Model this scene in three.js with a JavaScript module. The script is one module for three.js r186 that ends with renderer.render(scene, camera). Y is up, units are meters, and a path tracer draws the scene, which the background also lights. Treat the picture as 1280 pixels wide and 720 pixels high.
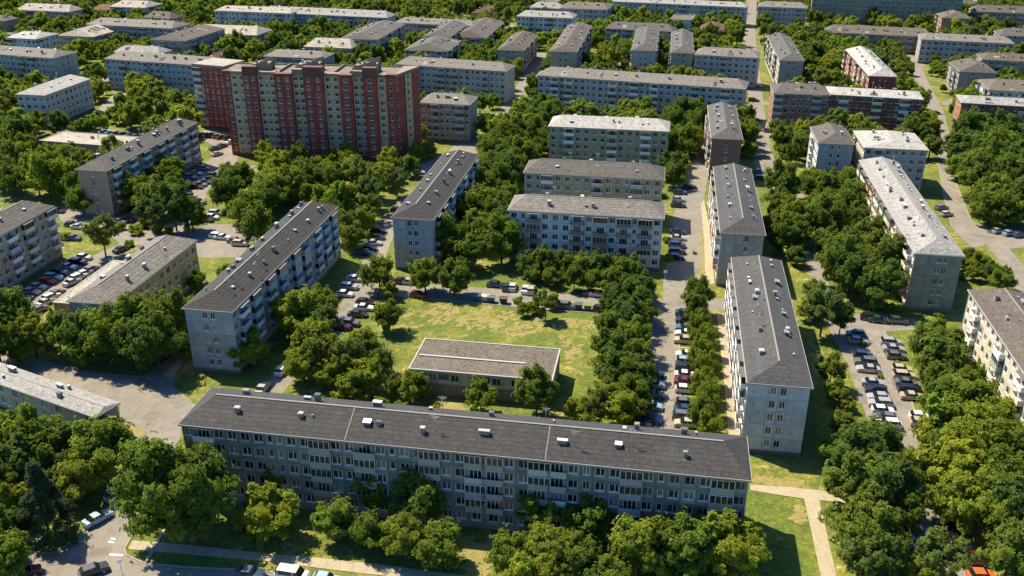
import * as THREE from 'three';
import { Sky } from 'three/addons/objects/Sky.js';
import { MarchingCubes } from 'three/addons/objects/MarchingCubes.js';
import { mergeGeometries } from 'three/addons/utils/BufferGeometryUtils.js';

// ---------------------------------------------------------------- camera, sky, sun, exposure
const D2R = Math.PI / 180;
const FOCAL = 1150, HORIZON = -170, EYE = 96;                 // in photograph pixels (1280 x 720) and metres
const PITCH = Math.atan((360 - HORIZON) / FOCAL);
const scene = new THREE.Scene();
const camera = new THREE.PerspectiveCamera(2 * Math.atan(360 / FOCAL) / D2R, 16 / 9, 1, 6000);
camera.position.set(0, EYE, 0);
camera.rotation.x = -PITCH;
const renderer = new THREE.WebGLRenderer({ antialias: true });
renderer.toneMapping = THREE.LinearToneMapping;
renderer.toneMappingExposure = 2.05;
renderer.shadowMap.enabled = true;

const SUN_AZ = 142 * D2R, SUN_EL = 56 * D2R;                  // azimuth in the (right, away) plane
const sunDir = new THREE.Vector3(Math.cos(SUN_AZ) * Math.cos(SUN_EL), Math.sin(SUN_EL), -Math.sin(SUN_AZ) * Math.cos(SUN_EL));
const sky = new Sky();
sky.scale.setScalar(5000);
Object.assign(sky, { name: 'sky' });
sky.userData.kind = 'structure';
{
  const u = sky.material.uniforms;
  u.sunPosition.value.copy(sunDir);
  u.turbidity.value = 3; u.rayleigh.value = 1.25; u.mieCoefficient.value = 0.004; u.mieDirectionalG.value = 0.8;
  u.cloudCoverage.value = 0.25; u.cloudDensity.value = 0.3;
}
scene.add(sky);
scene.environmentIntensity = 0.1;
const sun = new THREE.DirectionalLight(0xffecc8, 5);
sun.name = 'sun';
sun.position.copy(sunDir).multiplyScalar(600).add(new THREE.Vector3(0, 0, -250));
sun.target.position.set(0, 0, -250);
sun.castShadow = true;
sun.shadow.mapSize.set(4096, 4096);
Object.assign(sun.shadow.camera, { left: -450, right: 450, top: 450, bottom: -450, near: 1, far: 1500 });
sun.shadow.radius = 1.2;
scene.add(sun, sun.target);

// ---------------------------------------------------------------- helpers
function rng(seed) {
  let a = seed >>> 0;
  return () => { a = (a + 0x6D2B79F5) >>> 0; let t = Math.imul(a ^ (a >>> 15), 1 | a); t = (t + Math.imul(t ^ (t >>> 7), 61 | t)) ^ t; return ((t ^ (t >>> 14)) >>> 0) / 4294967296; };
}
const R = rng(20240611);
const rr = (a, b, f = R) => a + (b - a) * f();
const pick = (a, f = R) => a[Math.floor(f() * a.length) % a.length];
const lin = (r, g, b) => new THREE.Color().setRGB(r, g, b);
// photograph pixel -> point at height h (the ground is flat)
function W(u, v, h = 0) {
  const x = (u - 640) / FOCAL, y = (v - 360) / FOCAL, s = Math.sin(PITCH), c = Math.cos(PITCH);
  const t = (h - EYE) / (-s - y * c);
  return new THREE.Vector3(x * t, h, -(c - y * s) * t);
}
const used = {};
function numbered(n) { const k = used[n] = (used[n] ?? -1) + 1; return k ? `${n}_${String(k).padStart(3, '0')}` : n; }
function shadow(o) { o.castShadow = true; o.receiveShadow = true; return o; }
function part(name, geo, mat, parent) { const m = shadow(new THREE.Mesh(geo, mat)); m.name = name; parent.add(m); return m; }
function thing(name, label, category, group) {
  const o = new THREE.Group(); o.name = numbered(name); o.userData = { label, category };
  if (group) o.userData.group = group;
  scene.add(o); return o;
}
function structure(name, geo, mat, label) {
  const m = shadow(new THREE.Mesh(geo, mat)); m.name = numbered(name); m.userData = { kind: 'structure' };
  if (label) m.userData.label = label;
  scene.add(m); return m;
}
// a small mesh builder: flat quads and triangles, uv in metres
class MB {
  constructor() { this.p = []; this.n = []; this.t = []; this.o = [0, 0]; }
  tri(a, b, c, uv) {
    const e = [b[0] - a[0], b[1] - a[1], b[2] - a[2]], f = [c[0] - a[0], c[1] - a[1], c[2] - a[2]];
    const n = [e[1] * f[2] - e[2] * f[1], e[2] * f[0] - e[0] * f[2], e[0] * f[1] - e[1] * f[0]];
    const l = Math.hypot(...n) || 1; n[0] /= l; n[1] /= l; n[2] /= l;
    const ax = [Math.abs(n[0]), Math.abs(n[1]), Math.abs(n[2])];
    [a, b, c].forEach((q, i) => {
      this.p.push(...q); this.n.push(...n);
      if (uv) this.t.push(uv[i][0] + this.o[0], uv[i][1] + this.o[1]);
      else if (ax[1] > ax[0] && ax[1] > ax[2]) this.t.push(q[0] + this.o[0], -q[2] + this.o[1]);
      else if (ax[0] > ax[2]) this.t.push(-q[2] + this.o[0], q[1] + this.o[1]);
      else this.t.push(q[0] + this.o[0], q[1] + this.o[1]);
    });
    return this;
  }
  quad(a, b, c, d, uv) { this.tri(a, b, c, uv && [uv[0], uv[1], uv[2]]); return this.tri(a, c, d, uv && [uv[0], uv[2], uv[3]]); }
  box(x0, y0, z0, x1, y1, z1, skip = '') {
    if (!skip.includes('f')) this.quad([x0, y0, z1], [x1, y0, z1], [x1, y1, z1], [x0, y1, z1]);
    if (!skip.includes('k')) this.quad([x1, y0, z0], [x0, y0, z0], [x0, y1, z0], [x1, y1, z0]);
    if (!skip.includes('r')) this.quad([x1, y0, z1], [x1, y0, z0], [x1, y1, z0], [x1, y1, z1]);
    if (!skip.includes('l')) this.quad([x0, y0, z0], [x0, y0, z1], [x0, y1, z1], [x0, y1, z0]);
    if (!skip.includes('t')) this.quad([x0, y1, z1], [x1, y1, z1], [x1, y1, z0], [x0, y1, z0]);
    if (!skip.includes('b')) this.quad([x0, y0, z0], [x1, y0, z0], [x1, y0, z1], [x0, y0, z1]);
    return this;
  }
  geo() {
    const g = new THREE.BufferGeometry();
    g.setAttribute('position', new THREE.Float32BufferAttribute(this.p, 3));
    g.setAttribute('normal', new THREE.Float32BufferAttribute(this.n, 3));
    g.setAttribute('uv', new THREE.Float32BufferAttribute(this.t, 2));
    return g;
  }
}
const cache = new Map();
const cached = (key, make) => { if (!cache.has(key)) cache.set(key, make()); return cache.get(key); };

// ---------------------------------------------------------------- procedural textures (grain, stains, wear)
function noiseGrid(n, seed) { const f = rng(seed), a = new Float32Array(n * n); for (let i = 0; i < a.length; i++) a[i] = f(); return { n, a }; }
function sampleNoise(g, x, y) {           // periodic, 0..1 across the grid
  const n = g.n; x = ((x % 1) + 1) % 1 * n; y = ((y % 1) + 1) % 1 * n;
  const i = Math.floor(x), j = Math.floor(y); let fx = x - i, fy = y - j; fx = fx * fx * (3 - 2 * fx); fy = fy * fy * (3 - 2 * fy);
  const i0 = i % n, i1 = (i + 1) % n, j0 = j % n * n, j1 = (j + 1) % n * n;
  return (g.a[i0 + j0] * (1 - fx) + g.a[i1 + j0] * fx) * (1 - fy) + (g.a[i0 + j1] * (1 - fx) + g.a[i1 + j1] * fx) * fy;
}
function makeTexture(size, metres, fn, srgb = true) {
  const d = new Uint8Array(size * size * 4);
  for (let j = 0; j < size; j++) for (let i = 0; i < size; i++) {
    const c = fn(i / size, j / size), k = (j * size + i) * 4;
    for (let q = 0; q < 3; q++) d[k + q] = Math.max(0, Math.min(255, c[q] ?? c[0]));
    d[k + 3] = 255;
  }
  const t = new THREE.DataTexture(d, size, size, THREE.RGBAFormat);
  t.wrapS = t.wrapT = THREE.RepeatWrapping; t.magFilter = THREE.LinearFilter; t.minFilter = THREE.LinearMipmapLinearFilter; t.generateMipmaps = true;
  if (srgb) t.colorSpace = THREE.SRGBColorSpace;
  t.repeat.set(1 / metres, 1 / metres); t.needsUpdate = true;
  return t;
}
const N8 = noiseGrid(8, 1), N16 = noiseGrid(16, 2), N32 = noiseGrid(32, 3), N64 = noiseGrid(64, 4), N128 = noiseGrid(128, 5), N256 = noiseGrid(256, 6), N512 = noiseGrid(512, 7);
const mix = (a, b, t) => a + (b - a) * t, sm = (a, b, x) => { x = Math.max(0, Math.min(1, (x - a) / (b - a))); return x * x * (3 - 2 * x); };
const mix3 = (a, b, t) => [mix(a[0], b[0], t), mix(a[1], b[1], t), mix(a[2], b[2], t)];
const grassTex = makeTexture(2048, 110, (x, y) => {
  const big = .5 * sampleNoise(N16, x, y) + .3 * sampleNoise(N32, x + .3, y) + .2 * sampleNoise(N64, x, y + .2);
  const mid = .5 * sampleNoise(N128, x, y) + .5 * sampleNoise(N64, x + .6, y + .1), fine = sampleNoise(N512, x, y), fin2 = sampleNoise(N256, x + .41, y + .7);
  let c = mix3([90, 105, 34], [112, 116, 44], sm(.38, .66, big));
  c = mix3(c, [158, 144, 92], sm(.56, .76, .5 * big + .5 * mid) * .6);
  c = mix3(c, [170, 154, 112], sm(.66, .8, .4 * mid + .35 * fine + .25 * big) * .55);
  c = mix3(c, [72, 90, 28], sm(.55, .8, sampleNoise(N128, x + .5, y + .9)) * .5);
  const g = .74 + .3 * fine + .22 * fin2;
  return c.map((v) => v * g);
});
const dirtTex = makeTexture(1024, 30, (x, y) => {
  const b = .5 * sampleNoise(N16, x, y) + .5 * sampleNoise(N64, x, y), f = .5 * sampleNoise(N256, x, y) + .5 * sampleNoise(N512, x, y);
  const c = mix3([136, 126, 76], [156, 144, 98], b), g = mix3(c, [126, 128, 62], sm(.55, .72, sampleNoise(N64, x + .2, y + .4) * .6 + .4 * f));
  return g.map((v) => v * (.78 + .4 * f));
});
const asphaltTex = makeTexture(2048, 60, (x, y) => {
  const b = .6 * sampleNoise(N8, x, y) + .4 * sampleNoise(N32, x, y), m = sampleNoise(N64, x + .3, y + .8), f = .5 * sampleNoise(N512, x, y) + .5 * sampleNoise(N256, x + .2, y);
  let v = mix(158, 174, b) * (.95 + .1 * f);
  v *= 1 - .06 * sm(.66, .8, m);                                   // oil and tyre stains
  v *= 1 + .05 * sm(.62, .74, sampleNoise(N32, x + .11, y + .57));   // sandy patches
  const crack = Math.abs(sampleNoise(N32, x + .5, y + .25) * .7 + sampleNoise(N128, x, y + .1) * .3 - .5);
  if (crack < .004) v *= .8;
  return [v, v * .965, v * .9];
});
const paveTex = makeTexture(1024, 16, (x, y) => {
  const b = sampleNoise(N16, x, y), f = .5 * sampleNoise(N256, x, y) + .5 * sampleNoise(N512, x, y + .3);
  const gx = (x * 16) % 1, gy = (y * 16) % 1, joint = gx < .05 || gy < .05 ? .9 : 1;
  const v = mix(186, 200, b) * (.93 + .12 * f) * joint * (1 - .05 * sm(.65, .8, sampleNoise(N64, x, y)));
  return [v, v * .95, v * .83];
});
const wallTex = makeTexture(1024, 12, (x, y) => {
  const b = .5 * sampleNoise(N8, x, y) + .5 * sampleNoise(N32, x, y), st = sampleNoise(N128, x, y * .12) * sampleNoise(N16, x + .3, y), f = .5 * sampleNoise(N512, x, y) + .5 * sampleNoise(N256, x + .6, y);
  const v = mix(218, 248, b) * (.93 + .1 * f) * (1 - .16 * sm(.3, .7, st));
  return [v, v * .99, v * .965];
});
const slateTex = makeTexture(1024, 13.2, (x, y) => {               // corrugated cement sheets: ribs run up the slope
  const rib = .5 + .5 * Math.cos(x * 13.2 / .3 * Math.PI * 2), b = .5 * sampleNoise(N16, x, y) + .5 * sampleNoise(N64, x * 1, y), st = sampleNoise(N128, x, y * .25), f = sampleNoise(N512, x, y);
  const sheet = ((x * 12) % 1) < .035 ? .72 : 1;
  let v = mix(170, 225, b) * (.86 + .12 * rib) * (.85 + .25 * f) * sheet * (1 - .22 * sm(.5, .85, st));
  v *= 1 + .35 * sm(.72, .84, sampleNoise(N128, x + .7, y + .3)) * sm(.5, .7, sampleNoise(N16, x + .2, y));   // pale lichen patches
  return [v, v * .998, v];
});
const feltTex = makeTexture(1024, 16, (x, y) => {                 // rolled roofing felt
  const b = .5 * sampleNoise(N8, x, y) + .5 * sampleNoise(N32, x, y), f = .5 * sampleNoise(N512, x, y) + .5 * sampleNoise(N128, x, y);
  const seam = ((x * 16) % 1) < .04 ? .8 : 1;
  const v = mix(185, 235, b) * (.85 + .22 * f) * seam * (1 - .3 * sm(.62, .78, sampleNoise(N64, x + .4, y)));
  return [v, v * .98, v * .94];
});
const std = (color, o = {}) => new THREE.MeshStandardMaterial({ color, roughness: .85, ...o });
const M = {
  grass: std(lin(.84, .84, .84), { map: grassTex, roughness: 1 }), dirt: std(lin(.82, .8, .78), { map: dirtTex, roughness: 1 }),
  asphalt: std(lin(.47, .47, .47), { map: asphaltTex, roughness: .9 }), pave: std(lin(.62, .61, .58), { map: paveTex, roughness: .9 }),
  kerb: std(lin(.34, .33, .3), { map: wallTex }), paint: std(lin(.7, .7, .68)),
  joint: std(lin(.12, .115, .105)), frame: std(lin(.78, .78, .76), { roughness: .5 }), frameOld: std(lin(.5, .47, .42)), sill: std(lin(.7, .71, .72), { roughness: .5 }),
  metal: std(lin(.45, .45, .45), { roughness: .45, metalness: .6 }), dark: std(lin(.03, .03, .032)), vent: std(lin(.3, .29, .27), { map: wallTex }), ventCap: std(lin(.46, .46, .45), { roughness: .6 }),
  ventDark: std(lin(.1, .1, .1)), trim: std(lin(.34, .33, .31)),
  tyre: std(lin(.018, .018, .018)), carGlass: std(lin(.012, .014, .016), { roughness: .06 }), lampWhite: std(lin(.75, .75, .72), { roughness: .2 }), lampRed: std(lin(.35, .02, .015), { roughness: .25 }),
  bark: std(lin(.07, .055, .04), { roughness: 1 }), bark2: std(lin(.12, .1, .08), { roughness: 1 }),
};
const panes = [[.012, .016, .019], [.02, .026, .03], [.035, .042, .045], [.16, .155, .14], [.008, .01, .012], [.06, .07, .08]].map((c) => std(lin(...c), { roughness: .05 }));

// ---------------------------------------------------------------- the ground, roads, paths (pixel outlines lie on the flat ground)
const groundGeo = new THREE.PlaneGeometry(5000, 5000).rotateX(-Math.PI / 2);
{ const p = groundGeo.attributes.position, u = groundGeo.attributes.uv; for (let i = 0; i < p.count; i++) u.setXY(i, p.getX(i), -p.getZ(i)); }
groundGeo.translate(0, 0, -1500);
structure('ground', groundGeo, M.grass, 'mown and worn grass between the blocks');
const roadPolys = [];
function sheet(name, px, y, mat, { block = true, smooth = 0, wob = 0, label, raise = 0 } = {}) {
  let pts = px.map(([u, v]) => { const p = W(u, v); return new THREE.Vector2(p.x, -p.z); });
  if (smooth) { const c = new THREE.SplineCurve([...pts, pts[0]]); pts = c.getPoints(pts.length * smooth); pts.pop(); }
  if (wob) { const f = rng(px.length * 77 + Math.round(px[0][0])); pts = pts.map((p) => new THREE.Vector2(p.x + (f() - .5) * wob, p.y + (f() - .5) * wob)); }
  if (THREE.ShapeUtils.isClockWise(pts)) pts.reverse();
  if (block) roadPolys.push(pts);
  const m = new MB();
  for (const [a, b, c] of THREE.ShapeUtils.triangulateShape(pts, [])) m.tri(...[a, b, c].map((i) => [pts[i].x, y, -pts[i].y]));
  if (raise) pts.forEach((p, i) => { const q = pts[(i + 1) % pts.length]; m.quad([p.x, y - raise, -p.y], [q.x, y - raise, -q.y], [q.x, y, -q.y], [p.x, y, -p.y]); });
  return structure(name, m.geo(), mat, label);
}
function kerb(px, width = .22, height = .12, name = 'kerb') {
  const m = new MB(), P = px.map(([u, v]) => W(u, v));
  for (let i = 0; i + 1 < P.length; i++) {
    const a = P[i], b = P[i + 1], d = b.clone().sub(a), n = Math.max(1, Math.round(d.length() / 2)), s = new THREE.Vector3(d.z, 0, -d.x).normalize().multiplyScalar(width / 2);
    for (let k = 0; k < n; k++) {
      const p = a.clone().addScaledVector(d, k / n), q = a.clone().addScaledVector(d, (k + .97) / n);
      const c = [[p.x - s.x, p.z - s.z], [p.x + s.x, p.z + s.z], [q.x + s.x, q.z + s.z], [q.x - s.x, q.z - s.z]];
      const lo = c.map(([x, z]) => [x, 0, z]), hi = c.map(([x, z]) => [x, height, z]);
      m.quad(...hi);
      for (let e = 0; e < 4; e++) m.quad(lo[e], hi[e], hi[(e + 1) % 4], lo[(e + 1) % 4]);
    }
  }
  return structure(name, m.geo(), M.kerb);
}
// roads, nearest streets first
sheet('road', [[-60, 690], [0, 706], [32, 690], [66, 692], [100, 668], [110, 656], [140, 628], [160, 600], [176, 566], [166, 552], [185, 540], [150, 525], [150, 508], [120, 496], [60, 472], [0, 452], [-60, 440], [-60, 425], [0, 436], [60, 452], [120, 466], [180, 470], [206, 452], [226, 436], [240, 440], [222, 466], [216, 482], [238, 500], [242, 506], [226, 530], [226, 545], [205, 580], [182, 630], [166, 668], [156, 686], [158, 694], [180, 704], [230, 709], [320, 713], [420, 727], [600, 745], [900, 775], [900, 830], [-60, 790]], .012, M.asphalt, { label: 'worn asphalt side street meeting the road below the long block' });
sheet('street', [[804, 545], [807, 480], [812, 430], [816, 396], [690, 388], [560, 376], [498, 370], [470, 372], [455, 385], [440, 405], [420, 425], [380, 460], [352, 492], [318, 488], [345, 470], [385, 430], [412, 400], [432, 372], [444, 345], [460, 315], [470, 292], [486, 264], [505, 245], [520, 245], [505, 270], [490, 300], [478, 330], [486, 350], [560, 357], [660, 364], [760, 372], [829, 374], [829, 352], [836, 310], [842, 272], [848, 240], [858, 218], [870, 196], [878, 172], [884, 140], [893, 120], [905, 120], [897, 145], [890, 178], [888, 205], [884, 225], [880, 250], [878, 290], [876, 330], [874, 355], [880, 372], [905, 374], [906, 388], [849, 388], [849, 430], [850, 480], [851, 545], [852, 600], [804, 600]], .012, M.asphalt, { label: 'pale asphalt street beside the parked cars and tree row' });
sheet('parking_lane', [[1150, 760], [1150, 700], [1128, 640], [1108, 590], [1092, 545], [1068, 480], [1052, 440], [1040, 420], [1022, 370], [1008, 330], [996, 290], [980, 255], [962, 238], [944, 205], [938, 170], [937, 140], [934, 100], [930, 70], [926, 30], [934, 0], [946, 0], [944, 40], [948, 80], [956, 140], [964, 190], [990, 232], [1004, 244], [1000, 262], [1016, 300], [1030, 340], [1048, 385], [1066, 394], [1080, 390], [1145, 398], [1148, 412], [1106, 414], [1120, 445], [1136, 490], [1150, 535], [1170, 590], [1200, 655], [1240, 720], [1260, 760]], .012, M.asphalt, { label: 'asphalt lane and parking bays between the tall trees' });
sheet('road', [[1150, 118], [1168, 150], [1174, 185], [1172, 200], [1180, 247], [1190, 285], [1205, 300], [1215, 310], [1233, 306], [1245, 320], [1275, 370], [1310, 400], [1320, 370], [1282, 335], [1262, 311], [1290, 308], [1340, 310], [1340, 292], [1282, 297], [1245, 290], [1214, 276], [1198, 236], [1184, 204], [1190, 180], [1180, 140], [1164, 110], [1150, 80], [1140, 85]], .012, M.asphalt, { label: 'curving asphalt road beside the tall tree clump' });
sheet('road', [[246, 166], [256, 176], [270, 184], [262, 200], [238, 217], [218, 232], [212, 250], [180, 262], [150, 268], [110, 262], [70, 258], [76, 276], [104, 290], [140, 296], [150, 305], [120, 318], [98, 326], [60, 345], [20, 368], [0, 380], [-40, 400], [-40, 440], [0, 415], [30, 400], [70, 372], [110, 350], [142, 330], [172, 306], [215, 312], [248, 322], [300, 322], [316, 300], [330, 270], [345, 240], [336, 232], [318, 262], [290, 280], [262, 280], [236, 288], [248, 262], [266, 228], [296, 208], [298, 190], [288, 168], [262, 160]], .012, M.asphalt, { label: 'asphalt yard road below the red brick tower' });
sheet('parking_lane', [[300, 214], [420, 222], [540, 214], [600, 190], [602, 172], [580, 168], [560, 190], [530, 204], [420, 210], [300, 206]], .016, M.asphalt, { label: 'service lane before the red brick tower' });
sheet('parking_lane', [[62, 152], [130, 160], [180, 168], [176, 176], [120, 168], [58, 160]], .016, M.asphalt, { label: 'car park behind the flat white roofed shed' });
sheet('parking_lane', [[690, 143], [850, 152], [862, 160], [870, 152], [850, 143], [790, 136]], .016, M.asphalt, { label: 'lane behind the pale green block' });
for (const [x0, y0, x1, y1] of [[944, 158, 1012, 176], [965, 130, 1035, 152]]) sheet('parking_lane', [[x0, y0], [x1, y0 + 6], [x1, y1], [x0, y1 - 8]], .016, M.asphalt, { label: 'short parking lane among trees' });
// lanes between the far blocks: centre line in pixels, width in metres
function lane(px, width, label) {
  const P = px.map(([u, v]) => W(u, v)), L = [], Rr = [];
  P.forEach((p, i) => { const d = P[Math.min(i + 1, P.length - 1)].clone().sub(P[Math.max(i - 1, 0)]).normalize(), n = new THREE.Vector3(-d.z, 0, d.x).multiplyScalar(width / 2); L.push(p.clone().add(n)); Rr.unshift(p.clone().sub(n)); });
  const pts = [...L, ...Rr].map((p) => new THREE.Vector2(p.x, -p.z)); if (THREE.ShapeUtils.isClockWise(pts)) pts.reverse(); roadPolys.push(pts);
  const m = new MB(); for (const [a, b, c] of THREE.ShapeUtils.triangulateShape(pts, [])) m.tri(...[a, b, c].map((i) => [pts[i].x, .02, -pts[i].y])); structure('lane', m.geo(), M.asphalt, label);
}
lane([[-20, 88], [70, 95], [150, 100], [240, 108]], 7, 'lane below the far blocks'); lane([[118, 152], [140, 128], [160, 108], [176, 92]], 6, 'lane beside the white walled block'); lane([[610, 168], [640, 130], [655, 108], [668, 84], [676, 66]], 7, 'lane beside the very long pale block');
lane([[690, 128], [780, 136], [870, 146]], 6, 'lane before the very long pale block'); lane([[945, 128], [1000, 134], [1030, 140]], 6, 'lane before the small brick block'); lane([[1150, 84], [1120, 60], [1090, 42], [1070, 30]], 8, 'street beside the orange sided block'); lane([[1184, 132], [1230, 104], [1260, 90], [1300, 80]], 6, 'lane among the small houses');
lane([[1160, 66], [1220, 68], [1300, 74]], 7, 'far street before the houses'); lane([[500, 64], [512, 50], [520, 38], [524, 26]], 8, 'far street in the woods'); lane([[948, 52], [1010, 58], [1060, 62]], 6, 'lane beside the narrow grey block'); lane([[730, 76], [790, 80], [880, 88], [930, 92]], 6, 'lane behind the very long pale block'); lane([[560, 26], [640, 32], [740, 40]], 8, 'far street between the woods'); lane([[-20, 56], [60, 58], [140, 60], [260, 66]], 8, 'far street behind the long blocks'); lane([[250, 30], [330, 34], [420, 38]], 8, 'far street beyond the tower');
for (const [u, v, ang, a, b] of [[125, 690, 10, 3, 2], [205, 560, 70, 5, 1.6], [190, 520, -10, 3, 3], [830, 420, 80, 7, 1.2], [835, 500, 80, 4, 2], [850, 300, 80, 6, 1.5], [1090, 470, 78, 7, 1.3], [1120, 480, 78, 5, 1.6], [1080, 500, 78, 3, 2], [640, 372, -9, 8, 1.2], [560, 364, -9, 4, 2], [430, 385, 70, 5, 1.4], [1200, 250, 75, 7, 1.5], [1230, 296, -20, 6, 2], [200, 300, -5, 6, 2], [120, 330, 40, 6, 1.4], [870, 340, 80, 3, 2], [180, 478, -20, 5, 2], [80, 702, 10, 5, 1.4], [860, 380, -9, 5, 1.8]]) { // patched asphalt
  const c = W(u, v), t = ang * D2R, ex = new THREE.Vector3(Math.cos(t), 0, -Math.sin(t)).multiplyScalar(a / 2), ey = new THREE.Vector3(-Math.sin(t), 0, -Math.cos(t)).multiplyScalar(b / 2), q = (s, r) => { const p = c.clone().addScaledVector(ex, s).addScaledVector(ey, r); return [p.x, .02, p.z]; };
  structure('road_patch', new MB().quad(q(-1, -1), q(1, -1), q(1.05, 1), q(-.96, 1)).geo(), (u + v) % 3 ? (M.patchA ?? (M.patchA = std(lin(.36, .36, .37), { map: asphaltTex }))) : (M.patchB ?? (M.patchB = std(lin(.56, .55, .53), { map: asphaltTex }))));
}
for (const [u, v] of [[115, 684], [140, 650], [185, 530], [832, 450], [842, 340], [1098, 440], [1110, 500], [1206, 268], [600, 366], [440, 365], [110, 335], [230, 302]]) { const c = W(u, v); const g = new THREE.CylinderGeometry(.42, .42, .02, 18).translate(c.x, .022, c.z); structure('manhole_cover', g, M.ventDark); }
// pavements, raised
sheet('pavement', [[166, 676], [240, 682], [330, 692], [400, 698], [466, 705], [520, 712], [600, 722], [590, 735], [500, 722], [450, 717], [325, 701], [240, 693], [160, 687]], .1, M.pave, { raise: .1, label: 'beige paved walk along the lower road' });
sheet('pavement', [[-20, 670], [20, 664], [52, 668], [56, 676], [20, 676], [-20, 684]], .1, M.pave, { raise: .1, label: 'short paved walk under the trees' });
sheet('pavement', [[938, 606], [960, 607.5], [1004, 611], [1036, 615], [1080, 620], [1080, 632], [1036, 627], [1024, 625.5], [1033, 665], [1046, 722], [1056, 770], [1034, 770], [1026, 720], [1014, 664], [1005, 624], [960, 617], [938, 613]], .1, M.pave, { raise: .1, label: 'concrete footpath at the end of the long block' });
sheet('pavement', [[896, 392], [905, 392], [912, 440], [919, 490], [924, 545], [911, 545], [906, 490], [901, 440]], .1, M.pave, { raise: .1, label: 'paved walk under the white balconies' });
sheet('pavement', [[880, 250], [890, 300], [893, 355], [882, 356], [880, 300], [876, 255]], .1, M.pave, { raise: .1, label: 'narrow walk beside the beige block' });
sheet('pavement', [[205, 470], [224, 447], [232, 449], [214, 474]], .1, M.pave, { raise: .1, label: 'pale walk beside the grey block end' });
// bare, worn earth
let bareY = .006;
function bare(px, n, label) {                                     // scattered worn spots inside an outline, one sheet
  const pts = px.map(([u, v]) => { const p = W(u, v); return new THREE.Vector2(p.x, -p.z); }), box = new THREE.Box2().setFromPoints(pts), f = rng(Math.round(px[0][0] * 13 + px[0][1])), m = new MB();
  const inside = (x, y) => { let c = false; for (let i = 0, j = pts.length - 1; i < pts.length; j = i++) { const a = pts[i], b = pts[j]; if ((a.y > y) !== (b.y > y) && x < (b.x - a.x) * (y - a.y) / (b.y - a.y) + a.x) c = !c; } return c; };
  n = Math.round(n * 2.1); for (let k = 0, t = 0; k < n && t < n * 20; t++) {
    const x = rr(box.min.x, box.max.x, f), y = rr(box.min.y, box.max.y, f); if (!inside(x, y)) continue; k++;
    const r = rr(.12, .75, f), st = rr(1, 2.6, f), ph = f() * 6.28, ring = [], h = bareY + (k % 60) * .0001;
    for (let q = 0; q < 11; q++) { const a = q / 11 * 6.283, d = r * rr(.5, 1.15, f), cx = Math.cos(a) * d * st, cy = Math.sin(a) * d; ring.push([x + cx * Math.cos(ph * .2) - cy * Math.sin(ph * .2), h, -(y + cx * Math.sin(ph * .2) + cy * Math.cos(ph * .2))]); }
    for (let q = 0; q < 11; q++) m.tri([x, h, -y], ring[q], ring[(q + 1) % 11]);
  }
  const s = structure('bare_earth', m.geo(), M.dirt, label); s.userData.kind = 'stuff'; s.userData.category = 'earth'; s.userData.label = label;
}
bare([[560, 400], [610, 386], [670, 396], [690, 410], [650, 420], [590, 414]], 90, 'sandy worn spots in the middle of the lawn');
bare([[500, 395], [545, 378], [575, 388], [560, 404], [520, 410]], 40, 'worn spots in the grass beside the lane trees');
bare([[700, 418], [724, 425], [728, 446], [708, 456]], 26, 'worn spots in the lawn beside the dark tree belt');
bare([[700, 397], [762, 402], [756, 414], [712, 410]], 30, 'worn grass at the lane edge near the olive container');
bare([[862, 262], [879, 258], [886, 300], [886, 352], [870, 354], [868, 300]], 240, 'sandy strip beside the street');
bare([[584, 676], [610, 660], [622, 690], [606, 724], [582, 720]], 60, 'bare sandy ground between the front trees');
bare([[548, 506], [576, 504], [580, 514], [556, 515]], 16, 'bare spot behind the long dark roof');
bare([[150, 530], [186, 526], [182, 548], [158, 550]], 40, 'sandy corner beside the side street');
bare([[985, 628], [1004, 634], [1009, 655], [994, 654]], 18, 'worn spot beside the end footpath');
bare([[940, 598], [1000, 601], [1004, 609], [960, 606]], 34, 'worn grass along the end footpath');
bare([[1012, 425], [1028, 440], [1034, 475], [1016, 465]], 24, 'worn ground beside the white balcony block');
bare([[230, 440], [264, 452], [246, 472], [226, 466]], 30, 'worn ground at the pale grey gable');
bare([[1188, 308], [1214, 318], [1206, 332], [1186, 322]], 40, 'reddish worn ground beside the curving road');
bare([[58, 388], [78, 384], [76, 404], [56, 406]], 30, 'worn ground below the pale annex');
kerb([[158, 694], [180, 704], [230, 709], [320, 713], [420, 726], [500, 736]]); kerb([[158, 694], [156, 686], [166, 668], [182, 632]]); kerb([[182, 705], [196, 680], [206, 660]], .5, .14, 'kerb');
kerb([[32, 690], [66, 692], [80, 684], [100, 668], [112, 654]]); kerb([[849, 388], [849, 430], [850, 480], [851, 545]]); kerb([[498, 370], [560, 376], [690, 388], [816, 396]]);
kerb([[1082, 420], [1100, 470], [1122, 532]]); kerb([[1106, 414], [1120, 445], [1136, 490], [1150, 535]]); kerb([[1172, 200], [1180, 247], [1190, 285]]); kerb([[1184, 204], [1198, 236], [1214, 276], [1245, 290]]);
kerb([[172, 306], [215, 312], [248, 322]]);
for (const [a, b, c, d] of [[136, 676, 143, 677], [139, 672, 145, 673], [136, 692, 154, 693]]) sheet('road_marking', [[a, b], [c, d], [c - 1, d + 2], [a - 1, b + 2]], .017, M.paint, { block: false });
for (let k = 0; k < 14; k++) { const a = W(849, 392 + k * 10.6), b = W(862, 393 + k * 10.6); const m = new MB(); m.quad([a.x, .017, a.z], [b.x, .017, b.z], [b.x, .017, b.z - .12], [a.x, .017, a.z - .12]); structure('road_marking', m.geo(), M.paint); }

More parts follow.
